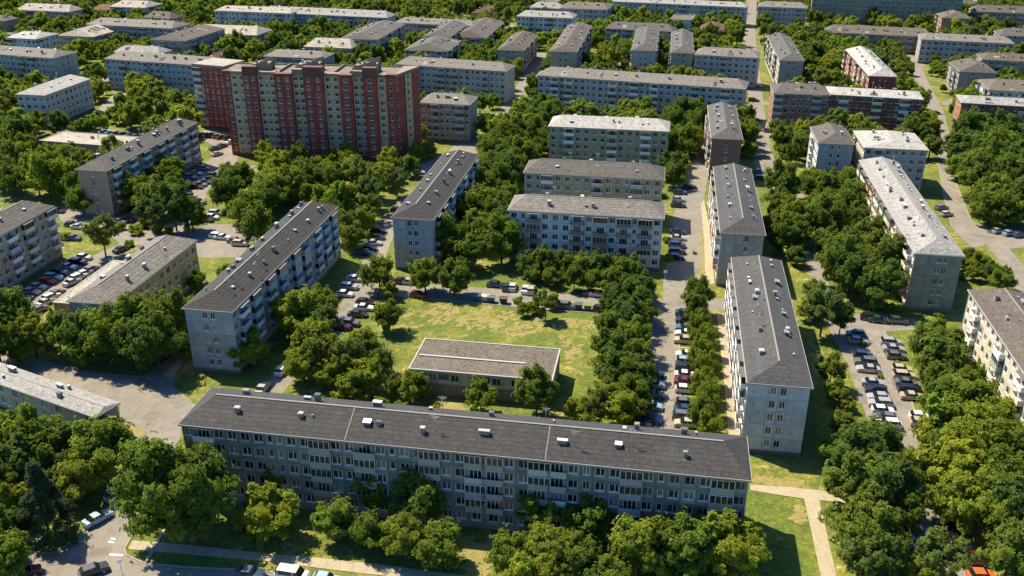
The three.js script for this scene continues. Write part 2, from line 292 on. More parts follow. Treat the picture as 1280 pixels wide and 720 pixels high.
// ---------------------------------------------------------------- buildings
const GRID = -9.5;                                             // the estate's grid against the camera, degrees
const footprints = [];
const SH = 2.7, PLINTH = .75;
const OPEN = { w: [1.5, .8, 2.2], n: [.85, .9, 2.2], v: [1.05, .8, 2.2], d: [1.95, .1, 2.2], g: [2.1, .7, 2.2], l: [3.1, .9, 2.5] };
function panelGeo(w, h, type, variant) {
  return cached(`panel ${w.toFixed(2)} ${h.toFixed(2)} ${type} ${variant}`, () => {
    const m = new MB(), g = .022, x0 = -w / 2 + g, x1 = w / 2 - g, y0 = g, y1 = h - g, t = -.2; m.o = [variant * 3.7, variant * 5.3];
    const o = OPEN[type];
    if (o) {
      const a = -Math.min(o[0], w - .35) / 2, b = -a, c = o[1], d = Math.min(o[2], h - .2);
      m.quad([x0, y0, 0], [x1, y0, 0], [x1, c, 0], [x0, c, 0]).quad([x0, d, 0], [x1, d, 0], [x1, y1, 0], [x0, y1, 0]).quad([x0, c, 0], [a, c, 0], [a, d, 0], [x0, d, 0]).quad([b, c, 0], [x1, c, 0], [x1, d, 0], [b, d, 0]);
      m.quad([a, c, 0], [b, c, 0], [b, c, t], [a, c, t]).quad([a, d, t], [b, d, t], [b, d, 0], [a, d, 0]).quad([a, c, t], [a, d, t], [a, d, 0], [a, c, 0]).quad([b, c, 0], [b, d, 0], [b, d, t], [b, c, t]);
    } else m.quad([x0, y0, 0], [x1, y0, 0], [x1, y1, 0], [x0, y1, 0]);
    m.quad([x0, y0, t], [x0, y0, 0], [x0, y1, 0], [x0, y1, t]).quad([x1, y0, 0], [x1, y0, t], [x1, y1, t], [x1, y1, 0]).quad([x0, y1, 0], [x1, y1, 0], [x1, y1, t], [x0, y1, t]).quad([x0, y0, t], [x1, y0, t], [x1, y0, 0], [x0, y0, 0]);
    return m.geo();
  });
}
function windowGeo(type, w, h, what) {
  const o = OPEN[type], a = Math.min(o[0], w - .35), c = o[1], d = Math.min(o[2], h - .2);
  return cached(`window ${type} ${a.toFixed(2)} ${d.toFixed(2)} ${what}`, () => {
    const frame = new MB(), pane = new MB(), x0 = -a / 2, x1 = a / 2, f = .075, z0 = -.17, z1 = -.09;
    frame.box(x0, c, z0, x0 + f, d, z1, 'k').box(x1 - f, c, z0, x1, d, z1, 'k').box(x0 + f, c, z0, x1 - f, c + f, z1, 'klr').box(x0 + f, d - f, z0, x1 - f, d, z1, 'klr');
    const lights = type === 'n' ? 1 : type === 'l' ? 4 : a > 1.7 ? 3 : 2;
    for (let k = 1; k < lights; k++) { const x = x0 + a * (k / lights) * (type === 'w' ? 1.16 : 1); frame.box(x - f / 2, c + f, z0, x + f / 2, d - f, z1, 'ktb'); }
    frame.box(x0 - .06, c - .09, -.18, x1 + .06, c - .004, .1, 'k');               // metal sill
    pane.quad([x0 + .02, c + .02, -.14], [x1 - .02, c + .02, -.14], [x1 - .02, d - .02, -.14], [x0 + .02, d - .02, -.14]);
    if (what === 'frame') return frame.geo();
    if (what === 'pane') return pane.geo();
    return mergeGeometries([frame.geo(), pane.geo()], true);
  });
}
function balconyGeo(w, what) {
  return cached(`balcony ${w.toFixed(2)} ${what}`, () => {
    const m = new MB(), a = w / 2, d = 1.05;
    if (what === 'slab') return m.box(-a, -.04, 0, a, .1, d).geo();
    if (what === 'parapet') return m.box(-a, .104, d - .07, a, 1.1, d).box(-a, .104, 0.002, -a + .06, 1.1, d - .07).box(a - .06, .104, 0.002, a, 1.1, d - .07).geo();
    if (what === 'canopy') return m.box(-a - .08, 2.46, 0.002, a + .08, 2.55, d + .12).geo();
    const fr = .07;
    if (what === 'glazing frame') { for (let k = 0; k <= 4; k++) { const x = -a + (2 * a - fr) * k / 4; m.box(x, 1.104, d - .07, x + fr, 2.4, d - .005); } m.box(-a, 2.4, 0.002, a, 2.458, d - .005); return m.geo(); }
    return m.box(-a + .02, 1.104, .002, a - .02, 2.39, d - .04, 'tb').geo();         // glazing
  });
}
const BAY = { w: 1, n: .72, v: .8, d: 1.15, x: 1, g: 1.2, B: 1.2, G: 1.25, o: 1.15, e: 1, l: 1.5, X: 1.6 };
function facade(B, o) {
  // o: base (local point at ground, left end seen from outside), turn, length, bays, storeys, lod, colours
  const { base, turn, length, bays, storeys, lod, walls, seed = 1, plinth = PLINTH, sh = SH, parapets = [M.trim], frames = [M.frame, M.frame, M.frame, M.frameOld], glazed = .35 } = o;
  const f = rng(seed * 7919 + 13), xd = new THREE.Vector3(Math.cos(turn), 0, -Math.sin(turn)), zd = new THREE.Vector3(Math.sin(turn), 0, Math.cos(turn));
  const cells = bays.split(''), unit = length / cells.reduce((s, c) => s + BAY[c], 0), merged = walls.map(() => []);
  const place = (m, s, y, z = 0) => { m.position.copy(base).addScaledVector(xd, s).addScaledVector(zd, z); m.position.y = y; m.rotation.y = turn; return m; };
  let s = 0;
  cells.forEach((c, i) => {
    const bw = unit * BAY[c], mid = s + bw / 2; s += bw;
    const bay = Math.floor(f() * 4);
    for (let k = 0; k < storeys; k++) {
      const y = plinth + k * sh, q = f();
      let type = c === 'x' || c === 'X' ? 'x' : c === 'B' || c === 'G' || c === 'o' ? (k === 0 ? 'w' : 'd') : c === 'e' ? (k === 0 ? 'd' : 'v') : c;
      const wi = lod ? 0 : Math.floor(f() * walls.length), geo = panelGeo(bw, sh, type, (bay + k) % 4);
      if (lod === 0) place(part('wall_panel', geo, f() < .035 && storeys < 8 ? (M.repaint ?? (M.repaint = [std(lin(.5, .52, .53), { map: wallTex }), std(lin(.3, .36, .4), { map: wallTex }), std(lin(.45, .4, .3), { map: wallTex })]))[Math.floor(f() * 3)] : walls[wi], B), mid, y);
      else { const g = geo.clone(); g.translate(mid, y, 0); merged[wi].push(g); }
      if (type !== 'x') {
        const fr = frames[Math.floor(f() * frames.length)], pa = panes[Math.floor(Math.pow(f(), 1.5) * panes.length)];
        if (lod === 0) { const win = place(part('window', windowGeo(type, bw, sh, 'frame'), fr, B), mid, y); part('pane', windowGeo(type, bw, sh, 'pane'), pa, win); }
        else place(part('window', windowGeo(type, bw, sh, 'both'), [fr, pa], B), mid, y);
      }
      if ((c === 'B' || c === 'G' || c === 'o') && k > 0) {
        const w = +(Math.min(bw + (c === 'o' ? .3 : .7), 3.6)).toFixed(1), pm = parapets[Math.floor(f() * f() * parapets.length)];
        const b = place(part('balcony', balconyGeo(w, 'slab'), M.trim, B), mid, y, .002); if (o.shallow) b.scale.z = o.shallow;
        part('parapet', balconyGeo(w, 'parapet'), pm, b);
        if (c === 'G' ? f() < .85 : f() < glazed) { part('glazing_frame', balconyGeo(w, 'glazing frame'), fr0(f), b); part('glazing', balconyGeo(w, 'glazing'), panes[Math.floor(f() * 3)], b); if (k === storeys - 1) part('canopy', balconyGeo(w, 'canopy'), M.ventDark, b); }
        else if (k === storeys - 1 && f() < .6) part('canopy', balconyGeo(w, 'canopy'), M.ventDark, b);
      }
    }
  });
  if (lod === 0 && length > 16 && storeys < 8) for (let k = 0; k <= Math.round(length / 20); k++) place(part('downpipe', cached(`pipe ${storeys} ${sh}`, () => new THREE.CylinderGeometry(.07, .07, storeys * sh + plinth - .3, 6).translate(0, (storeys * sh + plinth) / 2, 0)), M.metal, B), Math.min(length - .15, .15 + k * (length - .3) / Math.round(length / 20)), .1, .09);
  merged.forEach((list, wi) => { if (list.length) place(part('wall', mergeGeometries(list), walls[wi], B), 0, 0); });
}
const fr0 = (f) => (f() < .8 ? M.frame : M.frameOld);
const toneOf = new Map();
function tone(mat, k) { const key = mat.uuid + k; if (!toneOf.has(key)) { const c = mat.clone(); c.color.multiplyScalar([1, .92, 1.07, 1.16, .96][k]); toneOf.set(key, c); } return k ? toneOf.get(key) : mat; }
function roofQuads(m, hx, hz, y0, rise, inset, n, i, side, f0 = 0, f1 = 1) {
  // one course (i of n) of one slope of a hip roof; x is the ridge direction
  const lv = (t) => ({ x: hx - t * inset, z: hz * (1 - t), y: y0 + rise * t });
  const a = lv(i / n), b = lv((i + 1) / n), lip = n > 1 ? .035 : 0, sl = Math.hypot(hz, rise), se = Math.hypot(inset, rise);
  const yA = a.y + lip, yB = b.y + .004;
  if (side === 0 || side === 2) {
    const s = side === 0 ? 1 : -1, a0 = a.x * s * (2 * f0 - 1), a1 = a.x * s * (2 * f1 - 1), b0 = f0 === 0 ? -b.x * s : Math.max(-b.x, Math.min(b.x, a.x * (2 * f0 - 1))) * s, b1 = f1 === 1 ? b.x * s : Math.max(-b.x, Math.min(b.x, a.x * (2 * f1 - 1))) * s, u = [[a0, i / n * sl], [a1, i / n * sl], [b1, (i + 1) / n * sl], [b0, (i + 1) / n * sl]];
    m.quad([a0, yA, a.z * s], [a1, yA, a.z * s], [b1, yB, b.z * s], [b0, yB, b.z * s], u);
    if (lip) m.quad([a0, a.y - .01, a.z * s], [a1, a.y - .01, a.z * s], [a1, yA, a.z * s], [a0, yA, a.z * s]);
  } else {
    const s = side === 1 ? 1 : -1, u = [[-a.z, i / n * se], [a.z, i / n * se], [b.z, (i + 1) / n * se], [-b.z, (i + 1) / n * se]];
    m.quad([a.x * s, yA, a.z * s], [a.x * s, yA, -a.z * s], [b.x * s, yB, -b.z * s], [b.x * s, yB, b.z * s], u);
    if (lip) m.quad([a.x * s, a.y - .01, a.z * s], [a.x * s, a.y - .01, -a.z * s], [a.x * s, yA, -a.z * s], [a.x * s, yA, a.z * s]);
  }
}
const ventGeo = {
  stack: cached('vent stack', () => new MB().box(-.5, -.6, -.38, .5, 1.05, .38).geo()), cap: new MB().box(-.62, 1.06, -.5, .62, 1.18, .5).box(-.5, 1.18, -.38, .5, 1.3, .38, 'b').geo(),
  wide: new MB().box(-.9, -.6, -.35, .9, .9, .35).geo(), wideCap: new MB().box(-1.02, .91, -.46, 1.02, 1.03, .46).geo(),
  hatch: new MB().box(-.6, -.5, -.5, .6, .55, .5).geo(), hatchLid: new MB().quad([-.7, .56, .6], [.7, .56, .6], [.7, .8, -.6], [-.7, .8, -.6]).box(-.7, .5, -.6, .7, .558, .6, 't').geo(),
  pipe: new THREE.CylinderGeometry(.16, .16, 1.3, 10).translate(0, .1, 0), pipeCap: new THREE.ConeGeometry(.3, .22, 10).translate(0, .9, 0),
  mast: new THREE.CylinderGeometry(.045, .045, 3.4, 6).translate(0, 1.2, 0), aerial: new MB().box(-.7, 2.6, -.03, .7, 2.66, .03).box(-.5, 2.3, -.03, .5, 2.36, .03).box(-.02, 2.2, -.5, .02, 2.24, .5).geo(),
};
let ventCount = 0;
function addVent(B, kind, x, y, z, turn = 0, capMat = [M.ventCap, M.metal, M.ventCap, M.vent, M.ventDark][(ventCount++ * 7 + 3) % 5]) {
  let v;
  if (kind === 0) { v = part('vent_stack', ventGeo.stack, M.vent, B); part('cap', ventGeo.cap, capMat, v); }
  else if (kind === 1) { v = part('vent_stack', ventGeo.wide, M.vent, B); part('cap', ventGeo.wideCap, capMat, v); }
  else if (kind === 2) { v = part('roof_hatch', ventGeo.hatch, M.ventDark, B); part('lid', ventGeo.hatchLid, M.metal, v); }
  else if (kind === 3) { v = part('vent_pipe', ventGeo.pipe, M.ventDark, B); part('cowl', ventGeo.pipeCap, M.metal, v); }
  else { v = part('aerial_mast', ventGeo.mast, M.metal, B); part('aerial', ventGeo.aerial, M.metal, v); }
  v.position.set(x, y, z); v.rotation.y = turn; const q = .5 + ((ventCount * 37) % 10) * .045; v.scale.set(kind === 4 ? 1 : q * (.85 + ((ventCount * 13) % 7) * .06), kind === 4 ? 1 : q * (.8 + ((ventCount * 29) % 9) * .06), kind === 4 ? 1 : q);
}
function hipRoof(B, L, Wd, h, { rise = 2.5, mat, courses = 6, inset = 4, over = .3, vents = 8, seed = 3, lod = 0, capMat }) {
  const alongX = L >= Wd, hx = (alongX ? L : Wd) / 2 + over, hz = (alongX ? Wd : L) / 2 + over, turn = alongX ? 0 : Math.PI / 2;
  const n = lod === 0 ? courses : 1;
  const deck = new MB();
  for (let s = 0; s < 4; s++) roofQuads(deck, hx, hz, h + (lod === 0 ? -.03 : 0), rise, inset, 1, 0, s);
  deck.quad([-hx, h - .04, -hz], [hx, h - .04, -hz], [hx, h - .04, hz], [-hx, h - .04, hz]);
  const roof = part('roof', deck.geo(), mat, B); roof.rotation.y = turn;
  if (lod === 0) for (let s = 0; s < 4; s++) for (let i = 0; i < n; i++) {
    const sf = rng(seed * 901 + s * 17 + i), segs = s % 2 ? 1 : Math.max(1, Math.round(hx / 3.4)); let f0 = 0;
    for (let k = 0; k < segs; k++) { const f1 = k === segs - 1 ? 1 : (k + 1 + (sf() - .5) * .5) / segs, m = new MB(); m.o = [i * 3.1 + s, 0]; roofQuads(m, hx, hz, h, rise, inset, n, i, s, f0, f1); part('roof_sheet', m.geo(), tone(mat, [0, 0, 0, 1, 2, 4, 4, 0, 1, sf() < .4 ? 3 : 0][Math.floor(sf() * 10)]), roof); f0 = f1; }
  }
  const e = new MB(), y0 = h - .3, y1 = h - .045, q = .12;         // fascia and gutter round the eaves
  e.box(-hx - q, y0, hz - .02, hx + q, y1, hz + q).box(-hx - q, y0, -hz - q, hx + q, y1, -hz + .02).box(-hx - q, y0, -hz + .02, -hx + .02, y1, hz - .02).box(hx - .02, y0, -hz + .02, hx + q, y1, hz - .02);
  e.box(-hx + .02, y0 + .02, -hz + .02, hx - .02, y0 + .1, hz - .02, 'lrfk');
  part('fascia', e.geo(), M.trim, B).rotation.y = turn;
  if (lod === 0) { const rc = new MB(); rc.box(-hx + inset, h + rise - .02, -.16, hx - inset, h + rise + .07, .16); part('ridge_cap', rc.geo(), M.ridge ?? (M.ridge = std(lin(.2, .195, .185))), B).rotation.y = turn; }
  if (lod) { // repaired strips of newer or older sheeting
    const pf = rng(seed * 57 + 3), sl = Math.hypot(hz, rise);
    for (let k = 0; k < Math.round(hx / 4); k++) {
      const s = pf() < .5 ? 1 : -1, w = rr(.8, 3.2, pf), x = rr(-hx + inset + 1, hx - inset - 1 - w, pf), t0 = rr(.02, .5, pf), t1 = t0 + rr(.15, .45, pf), e = .03 + k * .0006, pt = (xx, t) => [xx * s, h + rise * t + e, hz * (1 - t) * s];
      const m = new MB(); m.quad(pt(x, t0), pt(x + w, t0), pt(x + w, t1), pt(x, t1), [[x, t0 * sl], [x + w, t0 * sl], [x + w, t1 * sl], [x, t1 * sl]]);
      part('roof_patch', m.geo(), pick(M.patches ?? (M.patches = [[.07, .068, .066], [.3, .29, .27], [.13, .12, .11], [.45, .43, .4]].map((c) => std(lin(...c), { map: feltTex }))), pf), B).rotation.y = turn;
    }
  }
  const f = rng(seed * 131 + 7), yAt = (x, z) => { const t = Math.min(1 - Math.abs(z) / hz, (hx - Math.abs(x)) / inset); return h + rise * Math.max(0, Math.min(1, t)); };
  for (let k = 0; k < vents; k++) for (const s of [-1, 1]) {
    const x = -hx + inset + (2 * hx - 2 * inset) * (k + .5 + (f() - .5) * .35) / vents, z = s * hz * (.38 + .2 * f()), kind = pick([0, 0, 1, 2, 0, 3, 1, 2], f);
    const put = (kd, xx, zz) => alongX ? addVent(B, kd, xx, yAt(xx, zz), zz, 0, capMat) : addVent(B, kd, zz, yAt(xx, zz), -xx, turn, capMat);
    put(kind, x, z);
    if (f() < .45) put(pick([0, 3, 4], f), x + 1.9, z + (f() - .5));
    if (f() < .2) put(4, x - 1.3, z * .8);
  }
}
function flatRoof(B, L, Wd, h, { mat, vents = 4, seed = 3, edge = M.trim, par = .35 }) {
  const m = new MB(); m.box(-L / 2 + .2, h - .1, -Wd / 2 + .2, L / 2 - .2, h + .02, Wd / 2 - .2); part('roof', m.geo(), mat, B);
  const e = new MB(); e.box(-L / 2 - .1, h - .25, Wd / 2 - .2, L / 2 + .1, h + par, Wd / 2 + .1).box(-L / 2 - .1, h - .25, -Wd / 2 - .1, L / 2 + .1, h + par, -Wd / 2 + .2).box(-L / 2 - .1, h - .25, -Wd / 2 + .2, -L / 2 + .2, h + par, Wd / 2 - .2).box(L / 2 - .2, h - .25, -Wd / 2 + .2, L / 2 + .1, h + par, Wd / 2 - .2);
  part('parapet_edge', e.geo(), edge, B);
  const f = rng(seed * 17 + 5);
  for (let k = 0; k < vents; k++) addVent(B, pick([0, 1, 3, 2], f), (f() - .5) * (L - 3), h + .3, (f() - .5) * (Wd - 3), 0);
}
const wallSet = (c, n = 3, d = .07) => Array.from({ length: n }, (_, i) => { const k = 1 + d * (i - (n - 1) / 2) * 1.3; return std(lin(c[0] * k, c[1] * k, c[2] * k), { map: wallTex, roughness: .92 }); });
const roofMat = (c) => std(lin(...c), { map: slateTex, roughness: .9 }), feltMat = (c) => std(lin(...c), { map: feltTex, roughness: .92 });
let bseed = 1;
function block(o) {
  // o: px + at (which eave corner the pixel shows), h, L (along the grid), W (away), ang, bays per side, wall, roof
  const seed = ++bseed, h = o.h ?? 14.5, ang = (o.ang ?? GRID) * D2R, eA = new THREE.Vector3(Math.cos(ang), 0, -Math.sin(ang)), eB = new THREE.Vector3(-Math.sin(ang), 0, -Math.cos(ang));
  const p = o.ground ? W(o.px[0], o.px[1], 0) : W(o.px[0], o.px[1], h), at = o.at ?? 'FL';
  p.y = 0; p.addScaledVector(eA, (at.endsWith('L') ? .5 : -.5) * o.L).addScaledVector(eB, (at.startsWith('F') ? .5 : -.5) * o.W);
  const B = thing(o.name ?? 'apartment_block', o.label, o.category ?? 'building', o.group);
  B.position.copy(p); B.rotation.y = ang;
  footprints.push({ p, eA, eB, l: o.L / 2, w: o.W / 2 });
  const depth = -p.z, lod = o.lod ?? (depth < 285 ? 0 : 1), storeys = o.storeys ?? 5, sh = o.sh ?? SH, plinth = o.plinth ?? PLINTH, L = o.L, Wd = o.W;
  const core = new MB(); core.box(-L / 2 + .19, 0, -Wd / 2 + .19, L / 2 - .19, h - .05, Wd / 2 - .19, 'b'); part('core', core.geo(), M.joint, B);
  const pl = new MB(); pl.box(-L / 2 + .06, 0, -Wd / 2 + .06, L / 2 - .06, plinth - .03, Wd / 2 - .06, 'b'); part('plinth', pl.geo(), o.plinthMat ?? (M.plinth ?? (M.plinth = std(lin(.2, .19, .175), { map: wallTex }))), B);
  const top = plinth + storeys * sh, walls = o.walls ?? wallSet(o.wall);
  const fz = new MB(); fz.box(-L / 2 + .01, top + .01, -Wd / 2 + .01, L / 2 - .01, h - .05, Wd / 2 - .01, 'b'); part('frieze', fz.geo(), walls[0], B);
  const sides = { front: [new THREE.Vector3(-L / 2, 0, Wd / 2), 0, L], right: [new THREE.Vector3(L / 2, 0, Wd / 2), Math.PI / 2, Wd], back: [new THREE.Vector3(L / 2, 0, -Wd / 2), Math.PI, L], left: [new THREE.Vector3(-L / 2, 0, -Wd / 2), -Math.PI / 2, Wd] };
  for (const [side, [base, turn, length]] of Object.entries(sides)) {
    const out = new THREE.Vector3(Math.sin(turn + ang), 0, Math.cos(turn + ang)), mid = base.clone().add(new THREE.Vector3(Math.cos(turn), 0, -Math.sin(turn)).multiplyScalar(length / 2)).applyAxisAngle(new THREE.Vector3(0, 1, 0), ang).add(p);
    const seen = camera.position.clone().sub(mid).setY(0).normalize().dot(out) > -.06;
    const n = Math.round(length / 2.9);
    let bays = o[side] ?? (length > 16 ? defaultBays(n, seed) : 'xnnx');
    if (!seen) bays = 'X'.repeat(Math.max(2, Math.round(length / 6)));
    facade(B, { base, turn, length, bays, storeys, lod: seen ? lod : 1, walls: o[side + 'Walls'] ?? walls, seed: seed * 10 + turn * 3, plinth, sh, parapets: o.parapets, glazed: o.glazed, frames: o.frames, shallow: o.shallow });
  }
  if (o.flat) flatRoof(B, L, Wd, h, { mat: o.roof, vents: o.vents ?? 4, seed, par: o.par });
  else hipRoof(B, L, Wd, h, { mat: o.roof, lod, rise: o.rise ?? 2.5, inset: o.inset ?? 4, vents: o.vents ?? Math.round(Math.max(L, Wd) / 9), seed, courses: o.courses ?? 6, capMat: o.capMat });
  return B;
}
function defaultBays(n, seed) { const f = rng(seed * 3 + 1); let s = ''; while (s.length < n) s += pick(['wwBw', 'wBwn', 'wwnBw', 'Bwwn'], f); return s.slice(0, n - 1) + 'w'; }

const RF = { dark: roofMat([.09, .09, .094]), darker: roofMat([.068, .068, .07]), slate: roofMat([.125, .128, .135]), grey: roofMat([.34, .325, .3]), mid: roofMat([.19, .182, .172]), pale: roofMat([.56, .56, .55]), white: roofMat([.72, .72, .7]), brown: roofMat([.2, .17, .145]), felt: feltMat([.2, .18, .16]), feltPale: feltMat([.55, .54, .52]), feltGrey: feltMat([.28, .27, .25]) };
const PAR = { conc: std(lin(.3, .28, .25)), white: std(lin(.66, .66, .64)), cream: std(lin(.6, .53, .4)), brown: std(lin(.26, .17, .12)), blue: std(lin(.3, .4, .47)), grey: std(lin(.4, .4, .39)), ochre: std(lin(.55, .36, .16)), green: std(lin(.3, .38, .3)), rust: std(lin(.4, .2, .1)) };
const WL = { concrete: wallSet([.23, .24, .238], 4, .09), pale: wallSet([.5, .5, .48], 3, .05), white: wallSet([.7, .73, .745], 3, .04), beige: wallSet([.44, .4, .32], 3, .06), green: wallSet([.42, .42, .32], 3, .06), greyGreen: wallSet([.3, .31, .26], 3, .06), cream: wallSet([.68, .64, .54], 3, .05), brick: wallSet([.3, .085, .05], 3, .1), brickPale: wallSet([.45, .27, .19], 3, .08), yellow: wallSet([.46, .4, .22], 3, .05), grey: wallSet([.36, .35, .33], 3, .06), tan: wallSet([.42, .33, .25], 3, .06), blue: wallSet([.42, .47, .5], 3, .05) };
// near blocks
block({ px: [226, 529], L: 89, W: 10.9, walls: WL.concrete, roof: RF.dark, courses: 7, vents: 8, shallow: .5, parapets: [PAR.conc, PAR.conc, PAR.grey, PAR.white, PAR.blue], glazed: .4, frames: [M.frame, M.frame, M.frame, M.frameOld],
  front: 'wGwwwwnnwwGwwGwnwnBwwBBwwGowvwwBwnwwwGw', label: 'long dark roofed concrete block with trees before its shaded facade' });
{ // pale seams running down the long dark roof belong to it: laid as flashing strips
  const B = scene.children[scene.children.length - 1], hz = 10.9 / 2 + .3;
  for (const [x, s] of [[-17, 1], [14.5, 1]]) { const m = new MB(), t = (q) => [14.5 + 2.5 * q + .05, hz * (1 - q)]; const [y0, z0] = t(0), [y1, z1] = t(1); m.quad([x - .08, y0 + .04, z0 * s], [x + .08, y0 + .04, z0 * s], [x + .08, y1 + .04, z1 * s], [x - .08, y1 + .04, z1 * s]); part('roof_flashing', m.geo(), M.ridge, B); }
}
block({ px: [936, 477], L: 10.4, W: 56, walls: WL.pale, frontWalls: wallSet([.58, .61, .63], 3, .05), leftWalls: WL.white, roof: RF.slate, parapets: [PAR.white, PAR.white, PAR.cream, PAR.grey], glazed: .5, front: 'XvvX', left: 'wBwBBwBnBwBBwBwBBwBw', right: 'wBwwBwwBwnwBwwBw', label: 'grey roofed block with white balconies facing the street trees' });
block({ px: [230, 384.3], L: 10.2, W: 63, walls: wallSet([.42, .44, .46], 3, .06), roof: RF.darker, vents: 8, parapets: [PAR.blue, PAR.white, PAR.grey], glazed: .5, front: 'XvvX', right: 'wBwBwnBwBwwBwBwnBwBwBw', label: 'black roofed block with pale grey gable beside the street junction' });
block({ px: [490.6, 271.3], L: 10.4, W: 57.5, walls: wallSet([.38, .43, .45], 3, .06), roof: RF.darker, vents: 6, parapets: [PAR.blue, PAR.white], front: 'XvvX', right: 'wBwBwnBwwBwBwwBwBw', label: 'black roofed block with bluish gable standing beyond the lawn' });
block({ px: [636, 262], L: 39.6, W: 11.6, walls: WL.white, roof: RF.grey, vents: 3, parapets: [PAR.brown, PAR.grey, PAR.brown, PAR.white], glazed: .3, front: 'wvBwwwBwBwBvBw', label: 'white block with brown balconies above the lawn trees' });
block({ px: [655.6, 215.2], L: 39.9, W: 11.8, walls: WL.green, roof: RF.mid, vents: 3, parapets: [PAR.grey, PAR.white], front: 'wvBwwwwBwwvBww', label: 'greenish block with dark grey roof behind the white block' });
block({ px: [686.8, 157.5], L: 40.3, W: 13, walls: WL.green, roof: RF.white, vents: 3, parapets: [PAR.white, PAR.green], front: 'wvBwwwwBwwvBww', label: 'pale green block with white roof and three roof vents' });
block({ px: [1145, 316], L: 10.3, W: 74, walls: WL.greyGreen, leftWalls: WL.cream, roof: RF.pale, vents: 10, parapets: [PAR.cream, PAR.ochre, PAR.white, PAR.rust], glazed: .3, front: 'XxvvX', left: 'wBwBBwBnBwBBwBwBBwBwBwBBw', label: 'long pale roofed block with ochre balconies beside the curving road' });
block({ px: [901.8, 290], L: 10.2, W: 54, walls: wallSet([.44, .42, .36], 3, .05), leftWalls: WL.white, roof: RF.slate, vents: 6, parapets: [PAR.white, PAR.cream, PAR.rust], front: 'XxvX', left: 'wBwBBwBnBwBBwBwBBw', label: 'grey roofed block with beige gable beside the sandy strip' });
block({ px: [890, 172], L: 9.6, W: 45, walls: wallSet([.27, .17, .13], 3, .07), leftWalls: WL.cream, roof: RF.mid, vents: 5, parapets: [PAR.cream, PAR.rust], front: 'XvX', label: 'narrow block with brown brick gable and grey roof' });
block({ px: [1212.5, 362.5], at: 'RL', L: 10.4, W: 78, walls: WL.cream, roof: RF.brown, vents: 8, parapets: [PAR.white, PAR.green, PAR.cream], left: 'wvBwwwwBwwvBwwwwBwwvBwwww', label: 'cream block with brown roof behind the dense tall trees' });
block({ px: [96, 211], L: 9.4, W: 56, walls: WL.tan, roof: RF.mid, vents: 6, parapets: [PAR.white, PAR.cream, PAR.blue], front: 'XvX', right: 'wBwwBwnBwwBwBwwBwBw', label: 'tan block with brownish grey roof near the red tower' });
block({ px: [65, 257.5], at: 'RR', L: 10.4, W: 50, walls: WL.beige, roof: RF.mid, vents: 5, parapets: [PAR.white, PAR.blue, PAR.cream], right: 'wBwwBwnBwwBwBwwB', label: 'beige block with white balconies beside the cars in its shadow' });
block({ px: [85.5, 375.5], h: 11, storeys: 3, sh: 3.3, L: 10.3, W: 37, walls: WL.yellow, frontWalls: WL.grey, roof: RF.feltG ?? RF.grey, vents: 3, front: 'XvX', right: 'wwwwwwwwwwww', label: 'low yellowish building with grey roof beside the parking lane' });
block({ name: 'annex_building', px: [66, 378], h: 4.2, storeys: 1, sh: 3.2, plinth: .5, L: 5.2, W: 25, walls: WL.brickPale, roof: RF.feltPale, flat: true, vents: 1, par: .12, front: 'Xd', label: 'flat pale annex beside the low yellowish building' });
block({ name: 'long_shed', px: [119, 520], at: 'FR', h: 6, storeys: 2, sh: 2.5, plinth: .6, ang: -27, L: 60, W: 4.9, walls: WL.grey, roof: RF.pale, rise: .5, inset: .6, vents: 3, front: 'wxwwxwwxwwxwwxw', right: 'xx', label: 'long low building with pale sheet roof at the street corner' });
block({ name: 'kindergarten_building', px: [511, 461], h: 5.6, storeys: 1, sh: 2.7, plinth: 2.75, plinthMat: std(lin(.22, .2, .15), { map: wallTex }), L: 28.5, W: 12.9, walls: wallSet([.4, .42, .3], 3, .06), roof: RF.felt, flat: true, vents: 0, par: .14, front: 'xgglgxglgxgglx', label: 'flat roofed low building standing in the lawn' });
{ const B = scene.children[scene.children.length - 1]; const m = new MB(); for (let k = 0; k < 5; k++) m.box(-13.6 + k * 4.35, 5.62, .6, -13.6 + k * 4.35 + 4.3, 5.86, 1.0); part('roof_upstand', m.geo(), PAR.grey, B); }
// middle distance
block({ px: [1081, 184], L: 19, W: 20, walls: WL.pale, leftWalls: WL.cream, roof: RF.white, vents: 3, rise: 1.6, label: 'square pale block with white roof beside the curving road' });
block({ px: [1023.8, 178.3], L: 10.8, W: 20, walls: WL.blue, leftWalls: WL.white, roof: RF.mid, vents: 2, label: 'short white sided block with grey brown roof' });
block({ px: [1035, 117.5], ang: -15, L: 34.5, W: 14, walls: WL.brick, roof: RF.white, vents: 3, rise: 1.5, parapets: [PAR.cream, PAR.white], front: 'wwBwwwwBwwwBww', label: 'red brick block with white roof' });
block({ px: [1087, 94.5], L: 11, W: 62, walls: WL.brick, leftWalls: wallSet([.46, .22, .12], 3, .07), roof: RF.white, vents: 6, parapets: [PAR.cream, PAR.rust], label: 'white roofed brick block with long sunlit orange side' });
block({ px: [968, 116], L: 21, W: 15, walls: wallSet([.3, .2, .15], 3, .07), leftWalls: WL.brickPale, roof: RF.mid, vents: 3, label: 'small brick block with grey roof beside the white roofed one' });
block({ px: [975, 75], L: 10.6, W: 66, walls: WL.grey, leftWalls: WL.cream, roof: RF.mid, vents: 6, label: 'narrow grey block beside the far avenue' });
block({ px: [1202.5, 128], ang: -16, L: 50, W: 13, walls: WL.brick, leftWalls: wallSet([.5, .24, .13], 3, .06), roof: RF.pale, vents: 4, rise: 1.5, label: 'brick block with pale roof behind the tall tree clump' });
